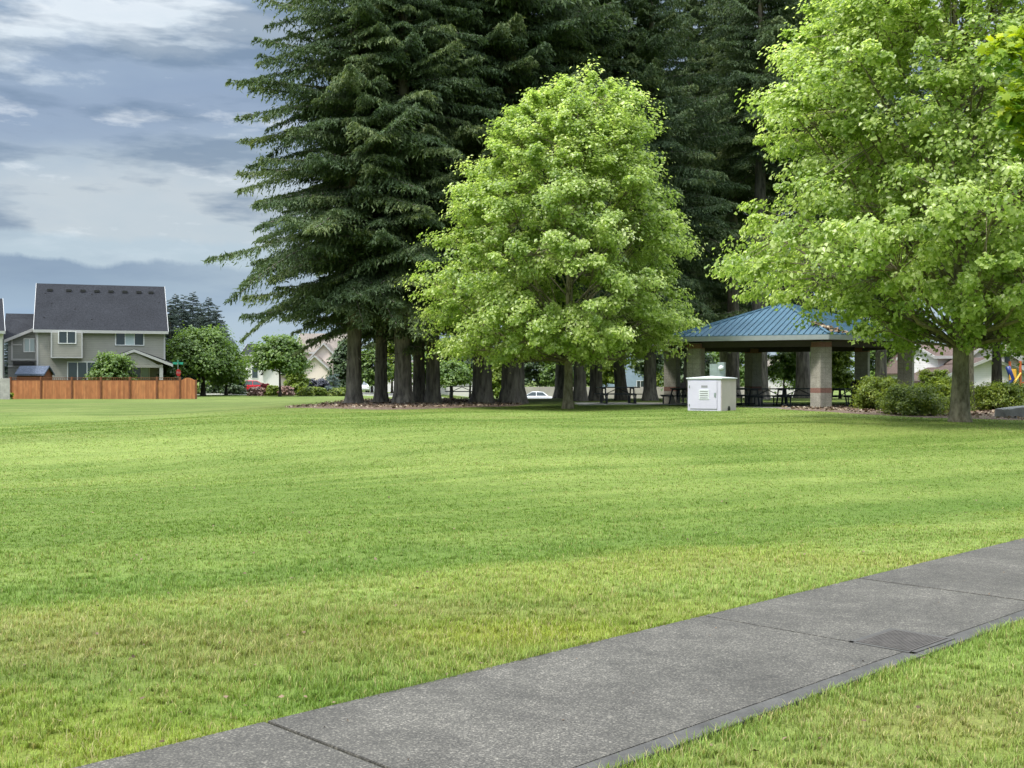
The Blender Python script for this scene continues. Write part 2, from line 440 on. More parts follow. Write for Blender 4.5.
# ------------------------------------------------------------------ lawn colour (species, dryness, mowing wear, painted swell shading)
def lawn_col(x, y):
    x = np.asarray(x, float); y = np.asarray(y, float)
    s = band_s(x, y); u, v = path_uv(x, y)
    c_l = np.array([.136,.208,.036]); c_b = np.array([.24,.31,.075]); c_d = np.array([.285,.26,.085]); c_k = np.array([.10,.178,.028]); c_y = np.array([.25,.29,.03])
    n1 = fbm(x*.22, y*.22, 1, 4); n2 = fbm(x*.9+5, y*.9, 2, 4); n3 = fbm(x*2.4, y*2.4, 3, 4)
    # mowing streaks roughly across the view; they also paint the swells' light and dark
    a = R(6); xr = x*math.cos(a)+y*math.sin(a); yr = -x*math.sin(a)+y*math.cos(a)
    b2 = R(24); x2 = x*math.cos(b2)+y*math.sin(b2); y2 = -x*math.sin(b2)+y*math.cos(b2)
    st = .5*fbm(xr*.06, yr*.55, 7, 4)+.5*fbm(x2*.05, y2*.75, 17, 4)
    st = .5+(st-.5)*1.35
    w = np.clip(.5+(n1-.5)*1.5+(st-.5)*1.7+(n2-.5)*.6, 0, 1)
    fine = fbm(x2*.2, y2*2.8, 12, 3)
    w = np.clip(w+(fine-.5)*1.1, 0, 1)
    col = c_l*(1-w[..., None])+c_b*w[..., None]
    far = sm(14, 34, y)
    dryfar = np.clip((fbm(xr*.1+3, yr*.5, 9, 4)-.52)*4, 0, 1)*.4*far
    col = col*(1-dryfar[..., None])+np.array([.27,.28,.09])*dryfar[..., None]
    dark_green = np.exp(-((s-.25+(n2-.5)*.9)/.6)**2)*.6*(1-sm(16, 22, y))  # darker green band along the swale, plus one patch
    dark_green = np.maximum(dark_green, np.exp(-(((x+4.1)/1.0)**2+((y-6.1)/.5)**2))*.8)
    dark_green = np.maximum(dark_green, np.exp(-(((v-.0)/.0001)**2))*0)
    col = col*(1-dark_green[..., None])+c_k*dark_green[..., None]
    # dry worn strip between the swale and the walk
    dry = sm(.3, -1.3, s)*np.clip((n2*.55+n3*.45-.38)*3.4, 0, 1)*.24*sm(3.5, -2.5, x)*sm(.0, .9, np.abs(v-PW/2)-PW/2)
    for (cx, cy, rx, ry, k) in ((-2.2,6.7,2.0,.7,.5), (-.4,7.7,1.3,.4,.32), (-3.3,7.3,1.0,.5,.45), (2.4,9.6,1.4,.4,.25), (1.9,5.2,.7,.4,.5), (2.5,5.5,.5,.35,.5), (1.4,4.6,.8,.3,.3)):
        dry = np.maximum(dry, k*np.exp(-(((x-cx)/rx)**2+((y-cy)/ry)**2))*(.45+1.1*n3))
    dry = np.clip(dry*1.0, 0, 1)
    yn = np.clip((fbm(x*.8+21, y*1.3+4, 15, 4)-.47)*4.5, 0, 1)*.34*sm(.2, -.9, s)
    col = col*(1-yn[..., None])+np.array([.27,.30,.045])*yn[..., None]
    yel = np.clip(np.exp(-(((x-.1)/.9)**2+((y-7.0)/.45)**2))*.9+np.exp(-(((x+1.6)/.7)**2+((y-4.9)/.3)**2))*.5, 0, 1)
    col = col*(1-yel[..., None])+c_y*yel[..., None]
    col = col*(1-dry[..., None])+c_d*dry[..., None]
    return col

# ground sheet
def grid_axis(segs):
    out = []
    for a, b_, n in segs: out += list(np.linspace(a, b_, n, endpoint=False))
    out.append(segs[-1][1]); return np.array(out)
gx = grid_axis([(-3000,-400,8), (-400,-80,24), (-80,-30,40), (-30,-8,70), (-8,10,120), (10,34,80), (34,80,36), (80,400,24), (400,3000,9)])
gy = grid_axis([(-600,-20,8), (-20,3,16), (3,14,90), (14,40,130), (40,75,80), (75,150,60), (150,500,30), (500,4000,12)])
XX, YY = np.meshgrid(gx, gy)
ZZ = ground(XX, YY)
V = np.stack([XX, YY, ZZ], -1).reshape(-1, 3); nx = len(gx); ny = len(gy)
i, j = np.meshgrid(np.arange(nx-1), np.arange(ny-1)); q = (j*nx+i).ravel()
Fq = np.stack([q, q+1, q+nx+1, q+nx], -1)
me = raw_mesh('ground', V, [Fq], col=(lawn_col(XX, YY)*(.8-.2*sm(30, 70, YY))[..., None]).reshape(-1, 3))  # colour darkened, more so far out, for the self-shadow of missing blades
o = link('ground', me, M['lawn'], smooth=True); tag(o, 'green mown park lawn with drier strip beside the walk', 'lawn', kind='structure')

# walk of cast slabs; groove lines between them
mb = MB(); me_ = MB()
joints = [-14, -11.2, -8.4, -5.6, -2.8]
uj = [float(path_uv(*p)[0]) for p in ((-1.13,5.17), (1.26,7.43), (2.73,8.80), (4.42,10.49))]
joints += uj + [uj[-1]+k*1.55 for k in range(1, 22)]
for a, b_ in zip(joints[:-1], joints[1:]):
    ga = .010 if a in (uj[0], uj[2]) else .005; gb = .010 if b_ in (uj[0], uj[2]) else .005
    def slab(mbx, v0, v1, dz=0):
        n = 1; P = [path_pt(a+ga, v0), path_pt(b_-gb, v0), path_pt(b_-gb+.004, v1), path_pt(a+ga+.003, v1)]
        h = []
        for p in P: h.append(G(p.x, p.y)+.022+dz)
        mbx.add([Vector((p.x, p.y, -.1)) for p in P]+[Vector((p.x, p.y, hh)) for p, hh in zip(P, h)],
                [(0,3,2,1),(4,5,6,7),(0,1,5,4),(1,2,6,5),(2,3,7,6),(3,0,4,7)])
    slab(mb, .115, PW)
    slab(me_, 0, .112, -.001)
o = obj('walk', mb, M['path'], bevel=.003); tag(o, 'grey exposed aggregate concrete walk crossing the lawn', 'path', kind='structure')
o2 = obj('walk_edge', me_, M['path_edge'], bevel=.002); tag(o2, 'smooth trowelled border along the grey walk', 'path', kind='structure')

# meter box lid let into the walk
cu, cv = path_uv(PX(899, 1.55*1150/264), 1.55*1150/264)
lid = thing('meter_cover', 'rectangular rusty brown utility box lid set into the grey walk', 'utility cover', path_pt(float(cu), float(cv)-.02, G(2.3, 6.7)+.024), ang)
mb = MB(); mb.box(-.23, .23, -.17, .17, -.05, .004); obj('cover_plate', mb, M['cover'], lid, bevel=.004)
mb = MB()
for k in range(17): mb.box(-.21, .21, -.148+k*.018, -.148+k*.018+.009, .003, .0062)
obj('tread_bars', mb, M['cover'], lid)
mb = MB()
for (a, b_, c_, d_) in ((-.26,.26,-.2,-.172), (-.26,.26,.172,.2), (-.26,-.232,-.2,.2), (.232,.26,-.2,.2)): mb.box(a, b_, c_, d_, -.05, .002+.0005*(a+.3))
obj('cover_frame', mb, M['path_edge'], lid)

# ------------------------------------------------------------------ grass blades
rng = np.random.default_rng(11)
def blades(n, dmin, dmax, wfac):
    u = rng.random(n)
    d = dmin*(dmax/dmin)**u
    th = (rng.random(n)-.5)*R(66)
    return d*np.sin(th), d*np.cos(th), d
def inner(n, dmin, dmax):
    d = np.sqrt(dmin**2+rng.random(n)*(dmax**2-dmin**2)); th = (rng.random(n)-.5)*R(70)
    return d*np.sin(th), d*np.cos(th), d
x1, y1, d1 = inner(210000, 3.6, 7.5)
x2, y2, d2 = blades(900000, 7.5, 62, 1)
X = np.concatenate([x1, x2]); Y = np.concatenate([y1, y2]); D = np.concatenate([d1, d2])
# clumping
X = X+(fbm(X*9, Y*9, 21, 2)-.5)*.16; Y = Y+(fbm(X*9+40, Y*9, 22, 2)-.5)*.16
u, v = path_uv(X, Y)
edge_n = (fbm(u*3, v*0, 31, 3)-.5)*.07
keep = ~((v > -.005+edge_n*.6) & (v < PW+.005+edge_n)) 
keep &= rng.random(len(D)) > sm(22, 62, D)
keep &= ~((D > 7.5) & (v > -.02) & (v < PW+.02))
X, Y, D, u, v = X[keep], Y[keep], D[keep], u[keep], v[keep]
ne = 34000
ue = -3+rng.random(ne)**1.6*26; near_side = rng.random(ne) < .5
gap = fbm(ue*2.2, ue*0+np.where(near_side, 3, 9), 33, 3)
ve = np.where(near_side, .012+.03*(gap-.5)-np.abs(rng.normal(size=ne))*.045, PW-.012-.03*(gap-.5)+np.abs(rng.normal(size=ne))*.045)
okk = rng.random(ne) < np.clip((gap-.3)*3.2, .12, 1); ue, ve = ue[okk], ve[okk]
Xe = PO[0]+PD[0]*ue+PN[0]*ve; Ye = PO[1]+PD[1]*ue+PN[1]*ve
X = np.concatenate([X, Xe]); Y = np.concatenate([Y, Ye]); D = np.concatenate([D, np.hypot(Xe, Ye)]); u = np.concatenate([u, ue]); v = np.concatenate([v, ve])
Z = ground(X, Y)
n = len(X); wf = np.maximum(1, D/8.0)
lc = lawn_col(X, Y)*np.array([.95, 1.02, .95])
dryness = np.clip((lc[:, 0]/lc[:, 1]-.62)*2.5, 0, 1)
tall = fbm(X*1.7, Y*1.7, 41, 3)
hgt = (.024+.031*rng.random(n)**1.3)*(.55+.9*tall)*(1+.25*np.exp(-np.minimum(np.abs(v), np.abs(v-PW))/.08))
hgt *= 1-.5*sm(7, 15, D)
wid = .0036*wf*(.6+.8*rng.random(n))
az = rng.random(n)*2*np.pi; lean = (.15+.75*rng.random(n)**1.5+.5*dryness*rng.random(n))*hgt
ca, sa = np.cos(az), np.sin(az)
P0 = np.stack([X, Y, Z-.004], -1); side = np.stack([-sa, ca, 0*ca], -1)*wid[:, None]/2
d2_ = np.stack([ca, sa, 0*ca], -1)
up = np.array([0, 0, 1.])
mid = P0+d2_*(lean*.35)[:, None]+up*(hgt*.6)[:, None]
tip = P0+d2_*lean[:, None]+up*(hgt*(1-.25*rng.random(n)))[:, None]
V = np.stack([P0-side, P0+side, mid+side*.8, mid-side*.8, tip], 1).reshape(-1, 3)
b0 = np.arange(n)*5
Q = np.stack([b0, b0+1, b0+2, b0+3], -1); T = np.stack([b0+3, b0+2, b0+4], -1)
br = (.62+.78*rng.random(n))[:, None]
straw = (rng.random(n) < (.04+.5*dryness))[:, None]
cb = lc*br; cb = np.where(straw, np.array([.38,.345,.15])*(.6+.6*rng.random((n, 1))), cb)
cb = cb*(1+.12*(rng.random((n, 3))-.5))
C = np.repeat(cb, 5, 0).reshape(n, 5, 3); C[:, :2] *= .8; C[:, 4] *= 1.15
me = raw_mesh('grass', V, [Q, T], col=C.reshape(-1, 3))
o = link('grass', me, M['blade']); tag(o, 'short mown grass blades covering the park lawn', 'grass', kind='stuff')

# scattered bits on the lawn and the walk
rg = np.random.default_rng(61); n = 620
d_ = 4+14*rg.random(n)**1.2; th_ = (rg.random(n)-.5)*R(64)
P = np.stack([d_*np.sin(th_), d_*np.cos(th_), 0*d_], -1); uu, vv = path_uv(P[:, 0], P[:, 1])
onp = (vv > 0) & (vv < PW); keep = ~onp | (rg.random(n) < .45) ; P = P[keep]; onp = onp[keep]; n = len(P)
P[:, 2] = ground(P[:, 0], P[:, 1])+np.where(onp, .026, .03)
BITS = (P, np.where(onp, .012+.012*rg.random(n), .018+.03*rg.random(n)**2), rg)

# ------------------------------------------------------------------ trees
def kite_leaves(P, Nn, Dd, size, tint, asp=.8, fold=.18):
    """folded kite leaves -> V, F, tint per face"""
    Nn = Nn/np.linalg.norm(Nn, axis=1, keepdims=True)
    Dd = Dd-Nn*(Dd*Nn).sum(1, keepdims=True); Dd = Dd/(np.linalg.norm(Dd, axis=1, keepdims=True)+1e-9)
    W = np.cross(Nn, Dd); s = size[:, None]
    b = P-Dd*s*.5; tp = P+Dd*s*.5; l = P+W*s*asp*.5+Nn*s*fold-Dd*s*.08; r = P-W*s*asp*.5+Nn*s*fold-Dd*s*.08
    V = np.stack([b, r, tp, l], 1).reshape(-1, 3); i0 = np.arange(len(P))*4
    F = np.concatenate([np.stack([i0, i0+1, i0+2], -1), np.stack([i0, i0+2, i0+3], -1)])
    return V, F, np.concatenate([tint, tint])

def clump_leaves(C, rad, per, size, rg, center, flat=.7, up=.65, ctint=None, outw=.5):
    nC = len(C); k = np.repeat(np.arange(nC), per); n = len(k)
    dirs = rg.normal(size=(n, 3)); dirs /= np.linalg.norm(dirs, axis=1, keepdims=True)
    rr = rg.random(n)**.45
    loose = np.where(rg.random(n) < .2, 1.38, 1.0)
    off_ = dirs*(rr*rad[k]*loose)[:, None]*np.array([1, 1, flat])
    rd = C-center; rd[:, 2] *= .35; rd /= np.linalg.norm(rd, axis=1, keepdims=True)+1e-6
    rd = rd[k]; along = (off_*rd).sum(1, keepdims=True)
    off_ = off_*.86+rd*along*.62; off_[:, 2] -= .22*np.abs(along[:, 0])*(along[:, 0] > 0)
    P = C[k]+off_
    out = P-center; out /= np.linalg.norm(out, axis=1, keepdims=True)+1e-6
    loc = dirs
    N_ = out*outw+np.array([0, 0, up])+loc*.45+rg.normal(size=(n, 3))*.42
    D_ = out*.5+loc*.6+np.array([0, 0, -.45])+rg.normal(size=(n, 3))*.6
    ct = rg.random(nC) if ctint is None else ctint
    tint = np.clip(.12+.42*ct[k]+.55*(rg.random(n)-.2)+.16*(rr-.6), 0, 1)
    return kite_leaves(P, N_, D_, size*(.5+.95*rg.random(n)), tint)

def env_interp(tab):
    t = np.array(tab, float)
    def f(z, th):
        l = np.interp(z, t[:, 0], t[:, 1]); r = np.interp(z, t[:, 0], t[:, 2])
        return (l+r)/2+(r-l)/2*np.cos(th)*1.0
    return f

def leafy(name, label, cat, loc, H, base, env, mat, barkm, trunk_r, nclump, per, crad, lsize, seed, group=None, trunk_h=.88, lean=(0, 0), stems=1, limb_every=3, up=.65, shell=.38, flat=.7):
    rg = np.random.default_rng(seed); random.seed(seed)
    root = thing(name, label, cat, loc, 0, group)
    spine = []
    nseg = 10
    for i in range(nseg+1):
        t_ = i/nseg; h = t_*H*trunk_h
        spine.append(Vector((lean[0]*t_+.012*H*math.sin(t_*5+seed)*t_, lean[1]*t_+.012*H*math.cos(t_*4+seed*2)*t_, h)))
    def sp(h):
        t_ = max(0, min(.999, h/(H*trunk_h)))*nseg; k = int(t_); return spine[k].lerp(spine[k+1], t_-k)
    # clumps
    C = []; guard = 0
    zs = np.linspace(base+.4*crad, H-.5*crad, 60); ww = np.array([env(z, math.pi/2) for z in zs])+.15; ww /= ww.sum()
    while len(C) < nclump:
        z = rg.choice(zs, p=ww)+rg.normal()*.08; th = rg.random()*2*np.pi
        lob = float(fbm(np.array(math.cos(th)*1.9+seed), np.array(math.sin(th)*1.9+z*5.5/H+7), seed, 3))-.5
        Rm = max(.05, (float(env(z, th))-.5*crad)*(1+.26*lob))
        if float(fbm(np.array(th*1.3+50), np.array(z*9/H), seed+9, 2)) < .31 and z < H*.93: guard += 1; 
        if guard and guard < 4*nclump and float(fbm(np.array(th*1.3+50), np.array(z*9/H), seed+9, 2)) < .31 and z < H*.93: continue
        r = Rm*(shell+(1-shell)*rg.random()**.55) if z > base+.18*(H-base) else Rm*rg.random()**.5
        if rg.random() < .12: r *= 1.07
        ax = sp(z)
        C.append((ax.x+r*math.cos(th), ax.y+r*math.sin(th), z+rg.normal()*.1))
    C = np.array(C); rad = crad*(.45+1.1*rg.random(nclump)**1.4)
    cen = np.array([lean[0]*.5, lean[1]*.5, base+(H-base)*.35])
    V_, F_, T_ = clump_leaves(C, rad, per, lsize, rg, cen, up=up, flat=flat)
    # trunk and limbs
    mb = MB()
    pts = [Vector(p) for p in spine]
    rad_t = [trunk_r*(1-.93*(i/nseg)**.9) for i in range(nseg+1)]
    pts = [Vector((0,0,-.15)), Vector((0,0,.08)), Vector((0,0,.3))]+[p for p in pts[1:]]
    rad_t = [trunk_r*1.5, trunk_r*1.28, trunk_r*1.08]+rad_t[1:]
    # refine first segment
    mb.tube(pts, rad_t, 12)
    sel = list(range(0, nclump, limb_every))
    for k in sel:
        c = Vector(C[k]); ax = sp(c.z); r = (Vector((c.x, c.y, 0))-Vector((ax.x, ax.y, 0))).length
        h0 = max(base*.93, c.z-r*(.8+.4*random.random()))
        a = sp(h0); mid = a.lerp(c, .5)+Vector((0, 0, -.06*r+random.uniform(-.1, .1)))+Vector((random.uniform(-.12,.12), random.uniform(-.12,.12), 0))
        br = max(.012, min(trunk_r*.38, .010+.0072*r*(H/12)))
        mb.tube([a, a.lerp(mid, .5)+Vector((0,0,.02*r)), mid, mid.lerp(c, .55)+Vector((0,0,.03*r)), c], [br, br*.85, br*.65, br*.45, .006], 5, False)
    selc = C[sel]
    for k in range(nclump):
        if k % limb_every == 0: continue
        c = C[k]; dd = ((selc-c)**2).sum(1); b_ = selc[int(dd.argmin())]
        a = Vector(b_); e = Vector(c); ax = sp(a.z-.5); a = a.lerp(ax, .25)
        mb.tube([a, a.lerp(e, .5)+Vector((0,0,.05)), e], [.018, .013, .005], 4, False)
    obj('trunk', mb, barkm, root, smooth=True)
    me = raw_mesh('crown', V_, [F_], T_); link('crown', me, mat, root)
    return root

def pxenv(rows, cx, d, zg):
    """outline rows (py, left px, right px) to (z, left R, right R) in the tree's own metres"""
    k = d/F_PX
    tab = [(EYE+(HY-py)*k-zg, (cx-l)*k, (r-cx)*k) for py, l, r in rows]
    tab.sort(); return env_interp(tab), tab[0][0], tab[-1][0]

# the centre maple
L = at(568, 46); e, zb, zt = pxenv([(80,566,606), (92,540,625), (108,508,642), (136,482,652), (162,458,658), (190,453,668), (215,446,690), (240,438,694), (280,432,690), (310,428,702), (332,434,708), (345,440,696), (353,455,680), (358,490,650)], 576, 46, L.z)
leafy('maple_tree', 'bright green rounded maple standing alone in the middle of the lawn edge', 'tree', L, zt, zb, e, M['leaf_bright'], M['bark_pale'], .2, 1150, 155, .46, .122, 3, trunk_h=.92, lean=(.25, 0), limb_every=9)
# the big tree on the right
L = at(960, 30.2); e, zb, zt = pxenv([(-160,930,1010), (-120,880,1060), (-60,835,1110), (-10,800,1140), (30,790,1150), (60,782,1155), (90,745,1160), (115,750,1160), (135,772,1165), (155,790,1165), (182,788,1170), (198,745,1172), (208,708,1175), (235,720,1180), (262,713,1180), (280,713,1170), (293,758,1160), (307,814,1150), (328,850,1120), (343,880,1060)], 962, 30.2, L.z)
leafy('plane_tree', 'huge light green tree with pale mottled trunk beside the boulder and shrubs', 'tree', L, zt, zb, e, M['leaf_bright'], M['bark_pale'], .235, 1750, 132, .43, .112, 8, trunk_h=.9, shell=.3, limb_every=11)
# second one right behind it
def rnd_env(H, base, Rm, low=.75):
    return env_interp([(base, Rm*low, Rm*low), (base+(H-base)*.3, Rm, Rm), (base+(H-base)*.65, Rm*.8, Rm*.8), (base+(H-base)*.9, Rm*.42, Rm*.42), (H, .15, .15)])
leafy('plane_tree', 'smaller trunk with flared root half hidden right behind the mottled trunk', 'tree', at(968, 44), 12.5, 4.3, rnd_env(12.5, 4.3, 4.2), M['leaf_bright'], M['bark_pale'], .24, 240, 110, .65, .17, 19)
leafy('bronze_tree', 'dark trunked tree with bronze purplish leaves in front of the white house', 'tree', at(997, 52), 10.5, 3.9, rnd_env(10.5, 3.9, 3.6), M['leaf_bronze'], M['bark_dark'], .27, 230, 120, .6, .17, 23)

# near maple whose bough hangs into the frame
nm = thing('maple_tree', 'nearby maple bough with large lobed leaves hanging in from the upper right', 'tree', (6.9, 9.4, G(6.9, 9.4)), 0)
rg = np.random.default_rng(77); random.seed(77)
mb = MB()
mb.tube([(0,0,-.1), (0,0,.3), (.02,.03,1.5), (.0,.05,3), (.1,0,4.5), (.05,.1,6.2), (0,0,7.4)], [.2,.15,.13,.12,.1,.07,.02], 10)
LV, LF, LT = [], [], []
lobes = [(0,-.5),(.1,-.32),(.34,-.36),(.27,-.16),(.52,-.02),(.3,.06),(.36,.26),(.13,.2),(.1,.3),(0,.55)]
lobes = lobes+[(-x_, y_) for x_, y_ in lobes[-2:0:-1]]
def maple_cluster(c, n, r):
    for _ in range(n):
        d = rg.normal(size=3); d /= np.linalg.norm(d); p = np.array(c)+d*r*rg.random()**.5*np.array([1,1,.8])
        N_ = np.array([-.35*0+.2*d[0], -.45, .75])+rg.normal(size=3)*.45; N_ /= np.linalg.norm(N_)
        D_ = d*.6+np.array([-.3,-.2,-.7])+rg.normal(size=3)*.35; D_ -= N_*D_.dot(N_); D_ /= np.linalg.norm(D_); W_ = np.cross(N_, D_)
        s = .088*(.7+.6*rg.random()); b0 = len(LV)
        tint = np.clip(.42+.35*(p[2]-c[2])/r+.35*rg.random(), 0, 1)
        LV.append(p+N_*0)
        for (lx, ly) in lobes: LV.append(p+W_*lx*s+D_*ly*s-N_*s*.35*(lx*lx+ly*ly*.6))
        m_ = len(lobes)
        for q_ in range(m_): LF.append((b0, b0+1+q_, b0+1+(q_+1) % m_)); LT.append(tint)
def wp(px, py, d): return Vector((PX(px, d)-6.9, d-9.4, PZ(py, d)-G(6.9, 9.4)))
boughs = [((1002,52), 9.0, .19, 60), ((1014,42), 9.1, .17, 55), ((1030,50), 9.2, .3, 70), ((1018,98), 8.9, .17, 55), ((1008,118), 8.95, .13, 34), ((1028,120), 9, .22, 70), ((1045,80), 9.2, .3, 80), ((1070,110), 9.3, .35, 80), ((1024,145), 9, .13, 26)]
root_pt = Vector((.05, 0, 2.9))
hub = wp(1075, 95, 9.3)
mb.tube([root_pt, root_pt.lerp(hub, .5)+Vector((0,0,.15)), hub], [.06,.045,.03], 6, False)
for (pp, d_, r_, n_) in boughs:
    c = wp(pp[0], pp[1], d_); mb.tube([hub, hub.lerp(c, .5)+Vector((0,0,.04)), c], [.018,.012,.005], 5, False); maple_cluster(c, int(n_*1.7), r_)
for k in range(46):
    th = rg.random()*2*math.pi; z_ = 3.0+4.6*rg.random(); r_ = (2.3 if z_ < 6 else 1.5)*(.4+.6*rg.random()**.5)
    c = Vector((.2+r_*math.cos(th), r_*math.sin(th), z_))
    if c.x < -1.2 : continue
    a = Vector((.05, .05, max(2.6, z_-r_*.7))); mb.tube([a, a.lerp(c, .5)+Vector((0,0,.1)), c], [.035,.02,.006], 5, False); maple_cluster(c, 80, .42)
obj('trunk', mb, M['bark_pale'], nm, smooth=True)
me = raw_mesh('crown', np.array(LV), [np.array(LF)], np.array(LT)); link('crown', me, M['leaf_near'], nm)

# ------------------------------------------------------------------ firs
def fir_mesh(seed, H, base, R0, trunk_r, dens=1.0, sticks=14):
    rg = np.random.default_rng(seed)
    VV, FF, TT = [], [], []; off = 0
    mb = MB()
    mb.tube([(0,0,-.2), (0,0,.12), (0,0,.6), (0,0,2)]+[(.05*math.sin(h*.3+seed), .05*math.cos(h*.23+seed), h) for h in np.linspace(4, H, 9)],
            [trunk_r*1.85, trunk_r*1.42, trunk_r*1.12, trunk_r*1.0]+[trunk_r*.97*(1-.96*(k/8)**1.1) for k in range(9)], 12)
    z = base
    while z < H-.4:
        t_ = (z-base)/(H-base)
        Lb = R0*(1-t_)**.78*min(1, .66+t_*2.)
        nb = 6 if t_ < .8 else 4
        az0 = rg.random()*6.28
        for b_ in range(nb):
            az = az0+6.283*b_/nb+rg.normal()*.4; L = Lb*(.6+.42*rg.random())+.25
            bend = rg.normal()*.12; fw = np.array([math.cos(az), math.sin(az), 0]); sd = np.array([-fw[1], fw[0], 0])
            s0 = -.08+.45*t_+rg.normal()*.09; dr = .36+.1*rg.normal(); tipup = .12+.12*rg.random()
            def curve(s): return (s*L)[..., None]*fw+(s*s*L*bend)[..., None]*sd+(L*(s0*s-dr*s*s+tipup*s**3))[..., None]*np.array([0,0,1.])
            zz = z+rg.normal()*.28
            ss = np.linspace(0, 1, 6); pp = curve(ss)+np.array([0,0,zz])
            if L > .8: mb.tube([Vector(p) for p in pp], [max(.012, .014*L*(1-q_*.9)) for q_ in ss], 4, False)
            nt = max(6, int(L/.115*dens)); st = np.linspace(.1, 1, nt); st = st+rg.normal(size=nt)*.01; st = np.clip(st, .05, 1)
            org = curve(st)+np.array([0,0,zz])
            bt = rg.random()
            for sgn in (-1, 1):
                tl = (.34*L*(1.02-st)**.75*(.35+.65*np.minimum(1, st*3))+.14)*(.45+.95*rg.random(nt))
                K = 10 if L > 2.2 else 6
                tt = (np.arange(K)+rg.random((nt, K))*.9)/K     # position along the twig
                dirv = fw*.62+sd*sgn*.78
                lenv = tl[:, None]*tt
                P = org[:, None, :]+lenv[..., None]*dirv+np.array([0,0,-1.])*(.5*lenv*tt+.14*(rg.random((nt, K))-.35))[..., None]
                P = P.reshape(-1, 3); n = len(P); ttf = tt.ravel()
                D_ = dirv*.8+np.array([0,0,-.25])-np.array([0,0,.45])*ttf[:, None]+rg.normal(size=(n, 3))*.55
                hang = (rg.random(n) < .3)[:, None]; D_ = np.where(hang, np.array([0,0,-1.])+fw*.3+rg.normal(size=(n, 3))*.35, D_)
                D_ /= np.linalg.norm(D_, axis=1, keepdims=True)
                N_ = np.where(hang, fw+rg.normal(size=(n, 3))*.8, np.array([0,0,1.])+rg.normal(size=(n, 3))*.6)
                W_ = np.cross(N_, D_); W_ /= np.linalg.norm(W_, axis=1, keepdims=True)+1e-9
                ln = (.13+.16*rg.random(n))*(.85+.05*L); wd = .02+.024*rg.random(n)
                A = P-D_*ln[:, None]*.35; B = P+D_*ln[:, None]*.65
                VV.append(np.stack([A, P+W_*wd[:, None], B, P-W_*wd[:, None]], 1).reshape(-1, 3))
                q_ = off+np.arange(n)*4; FF.append(np.stack([q_, q_+1, q_+2, q_+3], -1)); off += 4*n
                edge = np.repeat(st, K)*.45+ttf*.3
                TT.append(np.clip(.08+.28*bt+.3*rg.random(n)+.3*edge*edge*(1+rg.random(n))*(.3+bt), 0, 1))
        z += (.5 if t_ < .7 else .45)*(.8+.4*rg.random())
    for k in range(sticks):
        h = base*(.45+.6*rg.random()); az = rg.random()*6.28; l = .5+1.6*rg.random()
        mb.tube([(0,0,h), (l*.5*math.cos(az), l*.5*math.sin(az), h-.05), (l*math.cos(az), l*math.sin(az), h-.25*l)], [.03,.02,.006], 4, False)
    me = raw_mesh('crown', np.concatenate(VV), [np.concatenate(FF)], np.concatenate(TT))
    return mb, me

def fir_proto(seed, H, base, R0, tr, dens=1., needle='needle', name='fir_tree'):
    root = thing(name, 'x', 'tree'); mb, me = fir_mesh(seed, H, base, R0, tr, dens)
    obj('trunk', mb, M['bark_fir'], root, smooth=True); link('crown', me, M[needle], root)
    return root
protos = [fir_proto(1, 31, 4.8, 7.7, .35), fir_proto(2, 29, 4.6, 6.8, .32), fir_proto(3, 33, 5.0, 6.6, .41), fir_proto(4, 28, 5.6, 6.0, .31), fir_proto(5, 30, 13.0, 5.6, .40)]
used = [False]*5
def put_fir(k, px, d, label, rz, sc=1., group='tall dark firs in the park grove', lean=0, trunk_w=1.):
    L = at(px, d)
    s_ = (sc*trunk_w, sc*trunk_w, sc)
    if not used[k]:
        r = protos[k]; used[k] = True; r.location = L; r.rotation_euler[2] = rz; r.scale = (sc, sc, sc); r['label'] = label; r['group'] = group
    else:
        r = dup(protos[k], L, rz, (sc, sc, sc), label, group)
    if lean: r.rotation_euler[1] = lean
    return r
